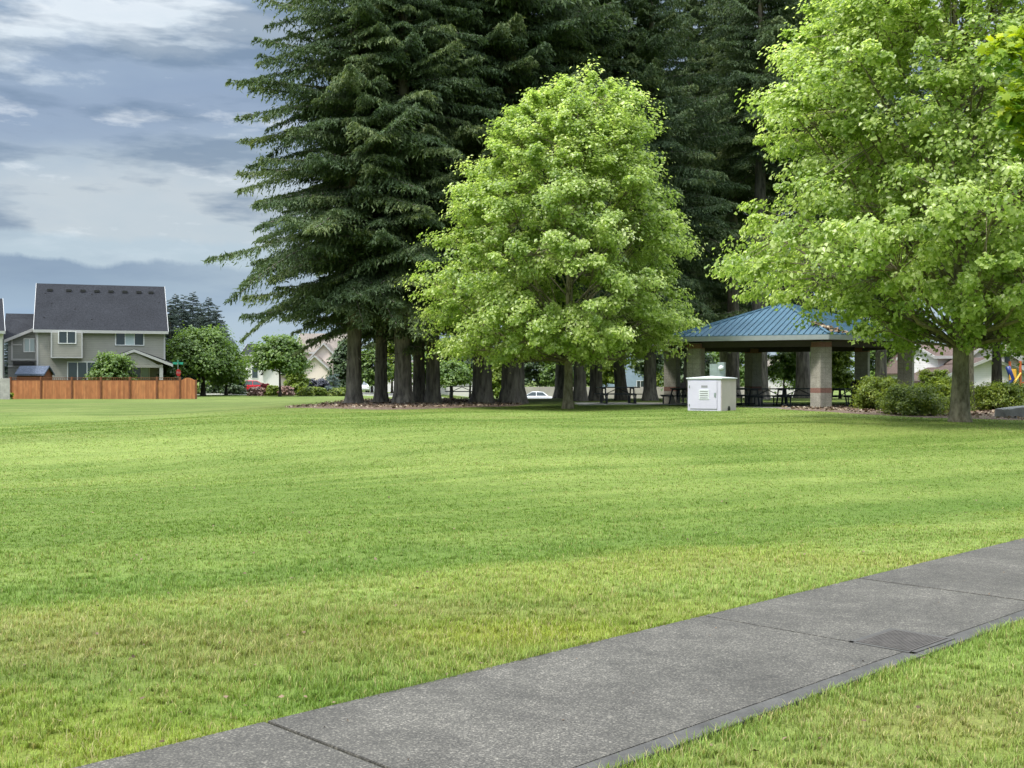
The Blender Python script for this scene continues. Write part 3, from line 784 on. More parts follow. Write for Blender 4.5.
firs = [
 (0, 354, 54, 'leftmost tall fir of the grove with boughs sweeping out over the lawn', 1.2, 1.0, 0),
 (1, 381, 56, 'slim fir trunk between the leftmost fir and the close pair', 2.4, .92, 0),
 (2, 403, 53.5, 'thick fir of the close pair on the mulch bed', .4, .95, 0),
 (1, 419, 57, 'thin fir trunk squeezed behind the close pair of trunks', 4.1, .9, 0),
 (3, 433, 55.5, 'fir with straight trunk and flared foot right of the close pair', 5.2, 1.05, 0),
 (2, 482, 57, 'fir trunk seen behind the lower left edge of the bright maple', 3.3, 1.08, 0),
 (2, 513, 57.5, 'thickest fir trunk standing beside the parked white car', 2.8, 1.3, 0),
 (3, 580, 60, 'fir trunk just right of the bright maple trunk', .9, 1.0, 0),
 (1, 596, 62, 'fir trunk between the bright maple and the picnic table', 2.0, 1.02, 0),
 (3, 622, 64, 'slanting fir trunk rising behind the lone picnic table', 3.0, 1.02, .09),
 (1, 650, 62, 'fir trunk between the lone picnic table and the pavilion', 5.0, 1.0, 0),
 (4, 760, 66, 'tall fir with bare pale grey trunk rising above the pavilion roof', 1.1, 1.05, 0),
 (4, 803, 72, 'fir trunk seen through the pavilion left of its front corner column', 2.1, 1.05, 0),
 (3, 881, 63, 'grey fir trunk behind the shrubs right of the pavilion', 4.4, 1.0, 0),
 (4, 733, 74, 'fir trunk seen through the pavilion behind the meter box', 3.6, 1.0, 0),
 (2, 690, 76, 'dark fir filling the gap behind the left side of the pavilion', 1.7, 1.0, 0),
 (2, 562, 72, 'dark fir rising straight behind the top of the bright maple', 2.9, 1.0, 0),
 (3, 486, 70, 'dark fir in the back row between the grove and the maple', .2, 1.1, 0),
 (0, 651, 80, 'broad dark fir in the back row right of the maple top', 4.9, 1.0, 0),
 (2, 803, 84, 'dark fir in the back row beside the big light green tree', 5.9, 1.02, 0),
 (1, 404, 66, 'dark fir in the back row above the close pair of trunks', 1.0, 1.05, 0),
 (2, 725, 92, 'farthest dark fir of the back row above the pavilion peak', .6, 1.1, 0),
]
for f in firs: put_fir(f[0], f[1], f[2], f[3], f[4], f[5], lean=f[6])

# far conifers behind the grey house: distinct, small
fp = fir_proto(9, 24, 2.5, 4.6, .3, 1.5, 'needle_far', 'conifer')
fp2 = fir_proto(10, 26, 3, 5.0, .3, 1.5, 'needle_far', 'conifer')
far = [(170, 215, 18.5), (176, 230, 21), (184, 222, 20), (193, 236, 22), (201, 226, 18.5), (209, 220, 19.5), (217, 232, 18.5), (224, 240, 15), (158, 238, 21), (233, 260, 12), (10, 250, 14.5), (20, 262, 15.5)]
first = {0: True, 1: True}
for k, (px, d, h) in enumerate(far):
    p = (fp, fp2)[k % 2]; s_ = h/(24, 26)[k % 2]*.9; L = at(px, d)
    lb = 'hazy blue green conifer in the clump rising behind the grey house and round tree' if px > 100 else 'tiny conifer tip showing over the lower left roof of the grey house'
    gp = 'far conifers behind the grey house' if px > 100 else 'conifer tips over the left roof'
    if first[k % 2]:
        first[k % 2] = False; p.location = L; p.scale = (s_*1.5, s_*1.5, s_); p['label'] = lb; p['group'] = gp
    else: dup(p, L, k*1.3, (s_*1.5, s_*1.5, s_), lb, gp)

# ------------------------------------------------------------------ background broadleaf trees
def bg_tree(px, d, top, wpx, mat, label, seed, base_py=None, name='broadleaf_tree', barkm='bark_dark', dens=1., tr=.16, low=.75, group=None):
    L = at(px, d); k = d/F_PX; H = PZ(top, d)-L.z; Rm = wpx*k/2
    base = (PZ(base_py, d)-L.z) if base_py else H*.25
    n = int(150*dens); 
    return leafy(name, label, 'tree', L, H, base, rnd_env(H, base, Rm, low), M[mat], M[barkm], tr, n, 70, max(.35, Rm*.26), max(.16, d*.0022), seed, group, limb_every=4)
bg_tree(203, 112, 327, 80, 'leaf_mid', 'round dense green tree beside the grey house with its trunk forking low', 101, 376, dens=2.2, tr=.24, low=.8)
bg_tree(226, 117, 345, 44, 'leaf_mid', 'green tree merging into the right side of the round tree', 102, 384, dens=1.2, low=.95)
bg_tree(280, 108, 334, 60, 'leaf_mid', 'small street tree with dark stem in front of the cream houses', 103, 371, dens=1.2, tr=.13, low=.9)
bg_tree(345, 150, 340, 34, 'leaf_dark', 'dark evergreen next to the cream gable house', 104, 390, low=.9)
bg_tree(372, 135, 346, 36, 'leaf_mid', 'light green tree seen between the two left fir trunks', 105, 381)
bg_tree(392, 140, 335, 30, 'leaf_lime', 'yellow green tree seen just left of the close pair of trunks', 106, 378)
bg_tree(452, 118, 362, 40, 'leaf_mid', 'grey green small tree between the grove and the middle firs', 107, 384)
bg_tree(470, 150, 330, 60, 'leaf_dark', 'dark leafy tree behind the left edge of the bright maple', 108, 380)
bg_tree(497, 112, 350, 34, 'leaf_lime', 'yellow green tree glowing between the two thick fir trunks', 109, 394, low=.95)
bg_tree(540, 146, 326, 66, 'leaf_dark', 'dark green tree over the tan fence behind the white car', 110, 386, dens=1.4, low=1)
bg_tree(556, 143, 355, 30, 'leaf_mid', 'pale green bushy tree in front of the tan fence by the maple trunk', 111, 386)
bg_tree(606, 142, 338, 32, 'leaf_lime', 'yellow green tree at the left edge of the blue house', 112, 383, low=.95)
bg_tree(648, 105, 342, 34, 'leaf_dark', 'dark spreading tree in front of the blue house', 113, 372)
bg_tree(690, 140, 325, 60, 'leaf_dark', 'dark leafy tree behind the left end of the pavilion', 114, 388, low=1)
bg_tree(735, 150, 330, 60, 'leaf_mid', 'green tree seen through the pavilion behind the meter box', 115, 388, low=1)
bg_tree(784, 84, 340, 44, 'leaf_mid', 'thin stemmed small tree framed by the middle of the pavilion', 116, 378, dens=.55, tr=.09)
bg_tree(840, 70, 338, 30, 'leaf_lime', 'lime green small tree seen right of the front corner column', 117, 388, dens=.8, tr=.08, low=.9)
bg_tree(815, 150, 325, 70, 'leaf_mid', 'green tree far behind the front corner column', 118, 388, low=1)
bg_tree(885, 150, 322, 60, 'leaf_mid', 'green tree far behind the right side of the pavilion', 119, 386)
bg_tree(1035, 90, 300, 80, 'leaf_mid', 'green tree at the right edge behind the white house', 120, 360)
bg_tree(430, 150, 335, 40, 'leaf_mid', 'mid green tree behind the white garage and close fir trunks', 121, 384)
bg_tree(582, 152, 330, 46, 'leaf_mid', 'mid green tree over the tan fence right of the maple trunk', 122, 386, low=1)
bg_tree(665, 150, 332, 40, 'leaf_lime', 'yellow green tree peeking between blue house and pavilion', 123, 386, low=.9)

# shrubs
def shrub(px, d, wpx, top, mat, label, seed, name='shrub', ls=None, n=110, per=80, dy=0, group=None, round_=.55):
    rg = np.random.default_rng(seed); random.seed(seed)
    L = at(px, d); k = d/F_PX; H = max(.3, PZ(top, d)-L.z); Rm = wpx*k/2
    root = thing(name, label, 'shrub', L, 0, group)
    th = rg.random(n)*6.283; uz = rg.random(n); z = H*(.08+.86*uz)
    prof = np.sqrt(np.clip(1-((z/H-round_*.6)/(1-round_*.6+.08))**2, .05, 1)); prof = np.where(z/H < round_*.6, np.sqrt(np.clip(1-.35*((round_*.6-z/H)/(round_*.6))**2, 0, 1)), prof)
    r = Rm*.88*prof*(.45+.55*rg.random(n)**.5)*(1+.12*rg.normal(size=n))
    C = np.stack([r*np.cos(th), r*np.sin(th), z], -1)
    ls = ls or max(.055, d*.0016)
    V_, F_, T_ = clump_leaves(C, Rm*.24*(.6+.8*rg.random(n)), per, ls, rg, np.array([0,0,H*.2]), up=.6, flat=.85)
    V_[:, 2] = np.maximum(V_[:, 2], .0)
    mb = MB()
    for q_ in range(0, n, 5): mb.tube([(C[q_][0]*.08, C[q_][1]*.08, -.05), (C[q_][0]*.5, C[q_][1]*.5, C[q_][2]*.55), tuple(C[q_])], [.018,.012,.005], 4, False)
    obj('stem', mb, M['bark_dark'], root)
    me = raw_mesh('foliage', V_, [F_], T_); link('foliage', me, M[mat], root)
    return root
shrub(877, 43.5, 42, 377, 'leaf_shrub', 'green rounded shrub touching the right end of the pavilion', 201, n=150)
shrub(914, 36.5, 60, 385, 'leaf_shrub', 'widest green shrub in front left of the mottled trunk', 202, n=220)
shrub(951, 42, 42, 379, 'leaf_shrub', 'green shrub partly hidden behind the mottled trunk', 203, n=130)
shrub(1002, 43, 46, 383, 'leaf_shrub', 'dark green rounded shrub behind the boulder', 204, n=170)
shrub(977, 47, 26, 387, 'leaf_shrub', 'low olive shrub between the mottled trunk and the boulder', 205)
shrub(934, 60, 34, 370, 'leaf_lime', 'yellow green bush in front of the white house behind the widest shrub', 206)
shrub(896, 62, 30, 378, 'leaf_lime', 'yellow green bush behind the shrub at the pavilion end', 207)
shrub(1028, 45, 34, 386, 'leaf_shrub', 'dark shrub at the right picture edge behind the boulder', 208)
shrub(296, 118, 22, 369, 'leaf_lime', 'bright yellow green bush beside the street tree', 209)
shrub(303, 122, 22, 379, 'leaf_plum', 'dark plum round shrub right of the yellow green bush', 210)
shrub(318, 120, 24, 380, 'leaf_plum', 'wider dark blue plum shrub before the cream garage', 211)
shrub(309, 112, 20, 388, 'leaf_shrub', 'low green mound in front of the plum shrubs', 212)
shrub(321, 112, 9, 388, 'leaf_lime', 'tiny round lime shrub in front of the wider plum shrub', 213)
shrub(337, 113, 22, 389, 'leaf_shrub', 'low hedge like mound left of the leftmost fir', 214)
shrub(273, 113, 12, 386, 'leaf_lime', 'small lime shrub beside the red car', 215)
shrub(286, 113, 14, 387, 'leaf_pink', 'brownish pink low shrub right of the street tree stem', 216)
shrub(256, 113, 16, 388, 'leaf_pink', 'pale pink flowering shrub in front of the red car', 217)
shrub(265, 114, 9, 384, 'leaf_red', 'deep red small shrub at the nose of the red car', 218)
shrub(234, 122, 24, 380, 'leaf_dark', 'clipped dark hedge left of the red car', 219, 'hedge')
shrub(113, 96.6, 44, 354, 'leaf_mid', 'leafy pale green bush leaning over the orange cedar fence', 220, n=160, ls=.2)
shrub(167, 103, 14, 362, 'leaf_dark', 'narrow dark shrub at the corner of the grey house', 221)
shrub(7, 93, 10, 393, 'leaf_shrub', 'weedy tuft at the foot of the weathered fence', 222, n=40)
shrub(190, 122, 16, 383, 'leaf_shrub', 'low shrub under the round tree by the street', 223)
shrub(215, 126, 26, 380, 'leaf_dark', 'dark shrub in the shade right of the round tree trunk', 224)
# small blue spruce
sp_ = fir_proto(15, 3.2, .15, 1.25, .05, 1.3, 'leaf_spruce', 'spruce_tree')
sp_.location = at(333, 113); sp_.scale = (.8, .8, .8); sp_['label'] = 'small blue spruce beside the dark plum shrub'

# ------------------------------------------------------------------ buildings
def window(root, x0, x1, z0, z1, y, lights=2, pale=None, fw=.07, nm='window'):
    """y is the wall face (front = -y side)"""
    mb = MB()
    mb.box(x0-fw, x1+fw, y-.05, y+.04, z1, z1+fw); mb.box(x0-fw, x1+fw, y-.06, y+.04, z0-fw, z0)
    mb.box(x0-fw, x0, y-.05, y+.04, z0, z1); mb.box(x1, x1+fw, y-.05, y+.04, z0, z1)
    for k in range(1, lights):
        xm = x0+(x1-x0)*k/lights; mb.box(xm-.035, xm+.035, y-.04, y+.04, z0, z1)
    w = obj(nm, mb, M['frame_white'], root)
    for k in range(lights):
        a = x0+(x1-x0)*k/lights; b_ = x0+(x1-x0)*(k+1)/lights
        p = MB(); p.box(a+.036, b_-.036, y-.012, y+.03, z0+.001, z1-.001)
        obj('pane', p, M['glass_pale'] if pale is not None and k in pale else M['glass'], w)
    return w

def gable_roof(root, x0, x1, y0, y1, ze, zr, mat, ov=.4, along='x', trim='white', th=.16, yr=None):
    """ridge along x (eaves front/back) or along y (gable towards the viewer)"""
    if along == 'x':
        yr = yr if yr is not None else (y0+y1)/2
        sl = (zr-ze)/(yr-y0); zo = ze-sl*ov; slb = (zr-ze)/(y1-yr)
        mb = MB(); poly = [(y0-ov, zo), (yr, zr), (y1+ov, ze-slb*ov), (y1+ov, ze-slb*ov+th), (yr, zr+th), (y0-ov, zo+th)]
        mb.prism(poly, x0-ov, x1+ov, 'x'); r = obj('roof', mb, M[mat], root)
        f = MB(); f.box(x0-ov-.01, x1+ov+.01, y0-ov-.05, y0-ov-.003, zo-.06, zo+th+.03)
        for xe in (x0-ov-.045, x1+ov+.003):
            f.prism([(y0-ov, zo-.06), (yr, zr-.06), (yr, zr+th+.02), (y0-ov, zo+th+.02)], xe, xe+.042, 'x')
            f.prism([(y1+ov, ze-slb*ov-.06), (yr+.002, zr-.06), (yr+.002, zr+th+.02), (y1+ov, ze-slb*ov+th+.02)], xe, xe+.042, 'x')
        obj('fascia', f, M[trim], r)
    else:
        xr = (x0+x1)/2; sl = (zr-ze)/(xr-x0); zo = ze-sl*ov
        mb = MB(); poly = [(x0-ov, zo), (xr, zr), (x1+ov, zo), (x1+ov, zo+th), (xr, zr+th), (x0-ov, zo+th)]
        mb.prism(poly, y0-ov, y1+ov, 'y'); r = obj('roof', mb, M[mat], root)
        f = MB()
        f.prism([(x0-ov, zo-.08), (xr, zr-.08), (xr, zr+th+.02), (x0-ov, zo+th+.02)], y0-ov-.05, y0-ov-.003, 'y')
        f.prism([(x1+ov, zo-.08), (xr+.002, zr-.08), (xr+.002, zr+th+.02), (x1+ov, zo+th+.02)], y0-ov-.05, y0-ov-.003, 'y')
        obj('fascia', f, M[trim], r)
    return r

def gable_wall(root, x0, x1, y0, y1, ze, zr, mat, z0=-1.0):
    xr = (x0+x1)/2; mb = MB(); mb.prism([(x0, z0), (x1, z0), (x1, ze), (xr, zr), (x0, ze)], y0, y1, 'y'); return obj('wall', mb, M[mat], root)
def eave_wall(root, x0, x1, y0, y1, ze, zr, mat, z0=-1.0, yr=None):
    yr = yr if yr is not None else (y0+y1)/2
    mb = MB(); mb.prism([(y0, z0), (y1, z0), (y1, ze), (yr, zr), (y0, ze)], x0, x1, 'x'); return obj('wall', mb, M[mat], root)

# grey two storey house
D = 102.; kk = D/F_PX; hx = PX(100, D); H0 = G(hx, D)
gh = thing('house', 'grey two storey house with a broad charcoal roof behind the orange fence', 'house', (hx, D, H0), R(20))
def hXr(px, ly=0.):
    k_ = (px-512)/F_PX; c_, s_ = math.cos(R(20)), math.sin(R(20))
    return (k_*(D+ly*c_)-hx+ly*s_)/(c_-s_*k_)
def hX(px): return hXr(px)
def hZ(py, d=D): return PZ(py, d)-H0
x0, x1 = hX(37.5), hX(164.5)
ze = hZ(330); zr = hZ(287, D+5.4)
eave_wall(gh, x0, x1, 0, 10.8, ze, zr-.02, 'sid_grey', yr=5.4)
rf = gable_roof(gh, x0, x1, 0, 10.8, ze, zr, 'shing_dark', ov=.3)
mbv = MB()
for k, px in enumerate((50, 69, 83, 97, 111, 125, 139, 151)):
    vent = MB(); X_ = max(x0+.4, hXr(px, 4.5)); zv = zr-.55
    vent.box(X_-.22, X_+.22, 4.35, 4.75, zv-.05, zv+.16); obj('roof_vent', vent, M['black'], rf)
for (px, py) in ((38,297), (92,297), (41,321), (92,322), (159,304), (52,307), (75,312)):
    d_ = D+5.4*(330-py)/43; pv = MB(); X_ = max(x0+.5, hXr(px, d_-D)); zv = hZ(py, d_); pv.tube([(X_, d_-D, zv-.2), (X_, d_-D, zv+.25)], .06, 6); obj('vent_pipe', pv, M['black'], rf)
tr_ = MB()
for xx in (x0, x1): tr_.box(xx-.07, xx+.07, -.04, .05, -1, ze-.15)
tr_.box(x0+.08, x1-.08, -.035, -.002, ze-.28, ze-.1)
obj('corner_trim', tr_, M['white'], gh)
# bump out bay
bx0, bx1 = hXr(51.5, -.6), hXr(82, -.6); bz0, bz1 = hZ(357), ze-.3
bay = MB(); bay.box(bx0, bx1, -.6, -.002, bz0, bz1); bayo = obj('bay', bay, M['sid_grey'], gh)
bt = MB()
for xx in (bx0, bx1): bt.box(xx-.06, xx+.06, -.64, -.55, bz0-.02, bz1)
bt.box(bx0-.06, bx1+.06, -.66, -.0, bz0-.12, bz0-.021); obj('corner_trim', bt, M['white'], bayo)
window(gh, hXr(59, -.6), hXr(75.5, -.6), hZ(343.5), hZ(332.5), -.6, 2)
window(gh, hX(116), hX(143.5), hZ(344.5), hZ(333), 0, 3, pale=(1,))
window(gh, hX(68), hX(96.5), hZ(381), hZ(362.5), 0, 3)
# porch
pk = hXr(134, -2.6); pl, pr = hXr(99, -2.6), hXr(170, -2.6); pz, pe = hZ(351), hZ(363)
por = MB(); y_ = -2.6
slp = (pz-pe)/(pk-pl)
por.prism([(pl-.2, pe-.2*slp-.02), (pk, pz), (pr+.2, pe-.2*slp-.02), (pr+.2, pe-.2*slp+.14), (pk, pz+.16), (pl-.2, pe-.2*slp+.14)], y_, -.01, 'y'); po = obj('porch_roof', por, M['shing_dark'], gh)
pf = MB(); pf.prism([(pl-.25, pe-.35), (pk, pz-.12), (pk, pz+.12), (pl-.25, pe-.1)], y_-.06, y_-.004, 'y'); pf.prism([(pr+.25, pe-.35), (pk+.002, pz-.12), (pk+.002, pz+.12), (pr+.25, pe-.1)], y_-.06, y_-.004, 'y')
obj('fascia', pf, M['white'], po)
pg = MB(); pg.prism([(pk-2, pe-.15), (pk+2, pe-.15), (pk, pz-.1)], y_+.1, y_+.2, 'y'); obj('gable_panel', pg, M['sid_grey'], gh)
pb = MB(); pb.box(hXr(112,-2.6), hXr(163,-2.6), y_+.08, y_+.26, pe-.42, pe-.16); obj('porch_beam', pb, M['sid_grey'], gh)
ps = MB(); ps.box(hXr(159.5,-2.4), hXr(163,-2.4), y_+.1, y_+.4, -1, pe-.42); obj('porch_post', ps, M['white'], gh)
window(gh, hX(125), hX(149), hZ(384), hZ(365.5), 0, 3, pale=(2,), nm='patio_door')
# left wing: lower gable turned to the viewer
wy = 3.0; wD = D+wy
def wX(px): return hXr(px, wy)
wx0, wx1 = wX(8), x0-.03
wzl, wzr = PZ(341, wD)-H0, PZ(329, wD)-H0
wl = MB(); wl.prism([(wx0, -1), (wx1, -1), (wx1, wzr), (wx0, wzl)], wy, 9, 'y'); wlo = obj('wing_wall', wl, M['sid_grey2'], gh)
wr = MB(); zt_ = PZ(315, wD+3)-H0
wr.add([(wx0-.4, wy-.4, wzl-.1), (wx1, wy-.4, wzr+.12), (wx1, wy+3.5, zt_), (wx0-.4, wy+3.5, zt_), (wx0-.4, wy-.4, wzl-.3), (wx1, wy-.4, wzr-.05), (wx1, wy+3.5, zt_-.3), (wx0-.4, wy+3.5, zt_-.3)],
       [(0,1,2,3),(7,6,5,4),(0,4,5,1),(1,5,6,2),(2,6,7,3),(3,7,4,0)])
wro = obj('wing_roof', wr, M['shing_dark'], gh)
wf_ = MB(); wf_.prism([(wx0-.45, wzl-.34), (wx1-.002, wzr-.1), (wx1-.002, wzr+.16), (wx0-.45, wzl-.08)], wy-.46, wy-.403, 'y'); obj('fascia', wf_, M['white'], wro)
wt = MB()
a_, b_ = wX(12), wX(36); zlo, zmid, zhi = PZ(361, wD)-H0, PZ(345.5, wD)-H0, PZ(332, wD)-H0
wt.box(a_-.07, a_+.07, wy-.05, wy-.002, zlo, zhi-.55); wt.box(b_-.07, b_+.05, wy-.05, wy-.002, zlo, zhi-.1); wt.box(a_+.08, b_-.08, wy-.05, wy-.002, zlo, zlo+.16); wt.box(a_+.08, wX(22), wy-.05, wy-.002, zmid-.06, zmid+.06)
wt.box(wx0, b_, wy-.05, wy-.002, PZ(367.5, wD)-H0, PZ(366, wD)-H0)
obj('wing_trim', wt, M['white'], gh)
window(gh, wX(24.5), wX(35), PZ(352, wD)-H0, PZ(340, wD)-H0, wy, 2, pale=(0, 1))
wb = MB(); wb.box(a_+.1, b_-.1, wy-.3, wy-.06, PZ(365, wD)-H0, PZ(362, wD)-H0); obj('wing_bracket', wb, M['black'], gh)

# neighbour at the far left edge
nD = 96.; nx = PX(3.5, nD); nh = thing('house', 'edge of a neighbouring dark roofed house at the left picture border', 'house', (nx, nD, G(nx, nD)), R(26))
n1_ = 0.
eave_wall(nh, -5, n1_, 0, 9, PZ(331, nD)-nh.location.z, PZ(300, nD)-nh.location.z, 'sid_pale', yr=4.5)
gable_roof(nh, -5, n1_-.2, 0, 9, PZ(331, nD)-nh.location.z, PZ(297, nD)-nh.location.z, 'shing_dark', ov=.3, yr=4.5)
ntr = MB(); ntr.box(n1_-.06, n1_+.06, -.05, .08, -1, 5); obj('corner_trim', ntr, M['sid_dark'], nh)

# garden shed
sD = 97.5; sx = PX(30, sD); sh = thing('garden_shed', 'small shed with slate blue roof peeping over the orange fence', 'shed', (sx, sD, G(sx, sD)))
e_ = PZ(374, sD)-sh.location.z; r_ = PZ(366.5, sD+1)-sh.location.z
eave_wall(sh, -1.1, 1.1, 0, 2, e_, r_, 'cedar_dark', z0=-.1); gable_roof(sh, -1.1, 1.1, 0, 2, e_, r_, 'shing_blue', ov=.12, trim='shing_blue', th=.06)

# generic far houses
def far_house(px, d, label, wall, roof, parts, wins=(), z0=-2.5):
    x_ = PX(px, d); h = thing('house', label, 'house', (x_, d, G(x_, d))); gz = h.location.z
    for (l, r_, ze_, zr_, dy, dep, along) in parts:
        X0, X1 = PX(l, d+dy)-x_, PX(r_, d+dy)-x_; a, b_ = PZ(ze_, d+dy)-gz, PZ(zr_, d+dy)-gz
        if along == 'y':
            gable_wall(h, X0, X1, dy, dy+dep, a, b_-.02, wall, z0); gable_roof(h, X0, X1, dy, dy+dep, a, b_, roof, along='y')
        else:
            eave_wall(h, X0, X1, dy, dy+dep, a, b_-.02, wall, z0); gable_roof(h, X0, X1, dy, dy+dep, a, b_, roof, along='x')
    for (l, r_, t_, bt_, dy, n_) in wins:
        window(h, PX(l, d+dy)-x_, PX(r_, d+dy)-x_, PZ(bt_, d+dy)-gz, PZ(t_, d+dy)-gz, dy, n_)
    return h
far_house(315, 165, 'cream house with tan shingle roof and stepped gables behind the street tree', 'sid_cream', 'shing_tan',
    [(299, 331, 371, 356.5, 0, 8, 'y'), (303, 345, 366, 344, 3, 8, 'y'), (296, 346, 352, 333, 6.5, 11, 'x')])
far_house(256, 168, 'pale house with white porch wall behind the red car', 'sid_pale', 'shing_dark',
    [(263, 280, 372, 362, 0, 7, 'y'), (243, 283, 355, 344, 2.5, 9, 'x')], [(252, 258, 367, 378, 2.5, 1)])
far_house(400, 152, 'white garage building seen between the grove trunks', 'sid_white', 'shing_tan',
    [(370, 432, 372, 358, 0, 8, 'y'), (340, 352, 373, 366, 3, 8, 'x')])
far_house(640, 150, 'light blue gabled house behind the tan fence', 'sid_blue', 'shing_dark',
    [(603, 690, 362, 333, 0, 10, 'y')], [(616, 619.5, 381, 387, 0, 1), (637, 644, 381, 388, 0, 2)])
far_house(985, 92, 'white sided house with garage gable behind the right hand shrubs', 'sid_white', 'shing_brown',
    [(935, 1042, 381, 359, 0, 8, 'y'), (960, 1020, 362, 342, 3.5, 8, 'y'), (938, 1060, 357, 345, 6, 9, 'x')], [(1004, 1010, 356, 366, 3.5, 1)])
far_house(915, 140, 'distant house with brown gable left of the white house', 'sid_pale', 'shing_brown',
    [(905, 932, 370, 352, 0, 9, 'y')], [(921, 926, 371, 378, 0, 1)])
far_house(788, 158, 'pale distant house seen through the middle of the pavilion', 'sid_white', 'shing_tan',
    [(768, 812, 372, 358, 0, 8, 'x')], [(790, 797, 378, 386, 0, 2)])
far_house(460, 160, 'pale distant house seen low between the grove and the middle firs', 'sid_pale', 'shing_tan',
    [(440, 476, 376, 362, 0, 8, 'x')])

# ------------------------------------------------------------------ fences
fD = 94.; fx = PX(10, fD); fz = G(fx, fD)-.05
cf = thing('fence', 'orange stained cedar board fence with dark posts and an arched gate', 'fence', (fx, fD, fz))
pp = [10.5, 41, 72, 101, 130, 157, 180, 196]
for k, px in enumerate(pp):
    X_ = PX(px, fD)-fx; mb = MB(); mb.box(X_-.07, X_+.07, -.08, .06, -.2, 1.86 if k < 7 else 1.62); obj('post', mb, M['cedar_dark'], cf)
for k in range(6):
    a = PX(pp[k], fD)-fx+.07; b_ = PX(pp[k+1], fD)-fx-.07
    mb = MB(); mb.box(a, b_, -.02, .02, .03, 1.56); pn = obj('fence_panel', mb, M['cedar'], cf)
    lt = MB(); lt.box(a, b_, -.03, .03, 1.76, 1.80); lt.box(a, b_, -.028, .028, 1.561, 1.60)
    n_ = max(4, int((b_-a)/.16))
    for q_ in range(n_): X_ = a+(b_-a)*(q_+.5)/n_; lt.box(X_-.015, X_+.015, -.01, .01, 1.60, 1.76)
    obj('top_lattice', lt, M['cedar_dark'], pn)
a = PX(180, fD)-fx+.07; b_ = PX(196, fD)-fx-.07
arc = [(a, .06), (b_, .06)]+[(b_+(a-b_)*k/10, 1.55+.24*math.sin(math.pi*k/10)) for k in range(11)]
mb = MB(); mb.prism(arc, -.03, .012, 'y'); obj('gate', mb, M['cedar'], cf)
wfD = 92.; wfx = PX(-22, wfD)
wf = thing('fence', 'weathered grey board fence at the left end of the orange fence', 'fence', (wfx, wfD, G(wfx, wfD)))
mb = MB()
for k in range(17): mb.prism([(k*.15, -.05), (k*.15+.142, -.05), (k*.15+.142, 1.62), (k*.15+.1, 1.72), (k*.15+.04, 1.72), (k*.15, 1.62)], -.012, .012, 'y')
obj('fence_panel', mb, M['grey_wood'], wf)
for xx in (0, 2.45): mb = MB(); mb.box(xx-.05, xx+.05, .013, .11, -.1, 1.6); obj('post', mb, M['grey_wood'], wf)
tD = 140.; tx = PX(500, tD)
tf = thing('fence', 'long tan board fence across the street behind the white car', 'fence', (tx, tD, 0))
zz_ = G(PX(600, tD), tD); Wt = PX(770, tD)-tx; npan = 14
for k in range(npan):
    a = Wt*k/npan; b_ = Wt*(k+1)/npan; mb = MB(); mb.box(a+.06, b_-.06, -.025, .025, zz_-.3, zz_+1.92); obj('fence_panel', mb, M['tan_fence'], tf)
for k in range(npan+1):
    a = Wt*k/npan; mb = MB(); mb.box(a-.058, a+.058, -.06, .06, zz_-.3, zz_+2.02); obj('post', mb, M['tan_fence'], tf)

# ------------------------------------------------------------------ street with kerbs
def strip(name, y0, y1, mat, dz, x0=-140, x1=140, n=90, thick=0):
    mb = MB(); vs = []; fs = []
    xs = np.linspace(x0, x1, n)
    for k, xx in enumerate(xs):
        z = max(G(xx, y0), G(xx, y1), G(xx, (y0+y1)/2))+dz
        vs += [(xx, y0, z), (xx, y1, z)]
        if thick: vs += [(xx, y0, z-thick), (xx, y1, z-thick)]
    st = 4 if thick else 2
    for k in range(n-1):
        a = k*st; b_ = a+st
        fs.append((a, b_, b_+1, a+1))
        if thick: fs += [(a, a+2, b_+2, b_), (a+1, b_+1, b_+3, a+3)]
    mb.add(vs, fs); return obj(name, mb, mat)
tag(strip('street', 124, 134, M['road'], .03), 'asphalt residential street beyond the park', 'street', kind='structure')
tag(strip('kerb', 123.6, 123.99, M['kerb'], .12, thick=.3), 'concrete kerb on the park side of the street', 'kerb', kind='structure')
tag(strip('kerb', 134.01, 134.4, M['kerb'], .12, thick=.3), 'concrete kerb on the far side of the street', 'kerb', kind='structure')
tag(strip('pavement', 119.5, 121.5, M['kerb'], .03), 'pale concrete pavement beside the street', 'pavement', kind='structure')

# mulch beds
def bed(name, cx, cy, rx, ry, seed, label):
    n = 28; m_ = 64; V = [(cx, cy, G(cx, cy)+.05)]; F = []
    for r in range(1, n+1):
        for k in range(m_):
            a = 2*math.pi*k/m_; w = 1+.10*(float(fbm(np.array(3*math.cos(a)+seed), np.array(3*math.sin(a)), seed, 3))-.5)*2.2
            q_ = r/n; xx = cx+rx*q_*w*math.cos(a)*(1 if abs(math.cos(a)) < 2 else 1); yy = cy+ry*q_*w*math.sin(a)
            V.append((xx, yy, G(xx, yy)+(.05*(1-q_**6) if r < n else -.03)+(.02*(random.random()-.5) if r < n else 0)))
    for k in range(m_): F.append((0, 1+k, 1+(k+1) % m_))
    for r in range(n-1):
        for k in range(m_):
            a = 1+r*m_; F.append((a+k, a+m_+k, a+m_+(k+1) % m_, a+(k+1) % m_))
    mb = MB(); mb.add(V, F); o = obj(name, mb, M['mulch'], smooth=True); tag(o, label, 'mulch bed', kind='structure')
random.seed(5)
bed('mulch_bed', PX(405, 54), 55, 5.6, 9.5, 3, 'brown mulch bed under the fir grove')
bed('mulch_bed', PX(960, 40), 41.5, 5.8, 8.2, 4, 'brown bark mulch bed under the shrubs beside the pavilion')
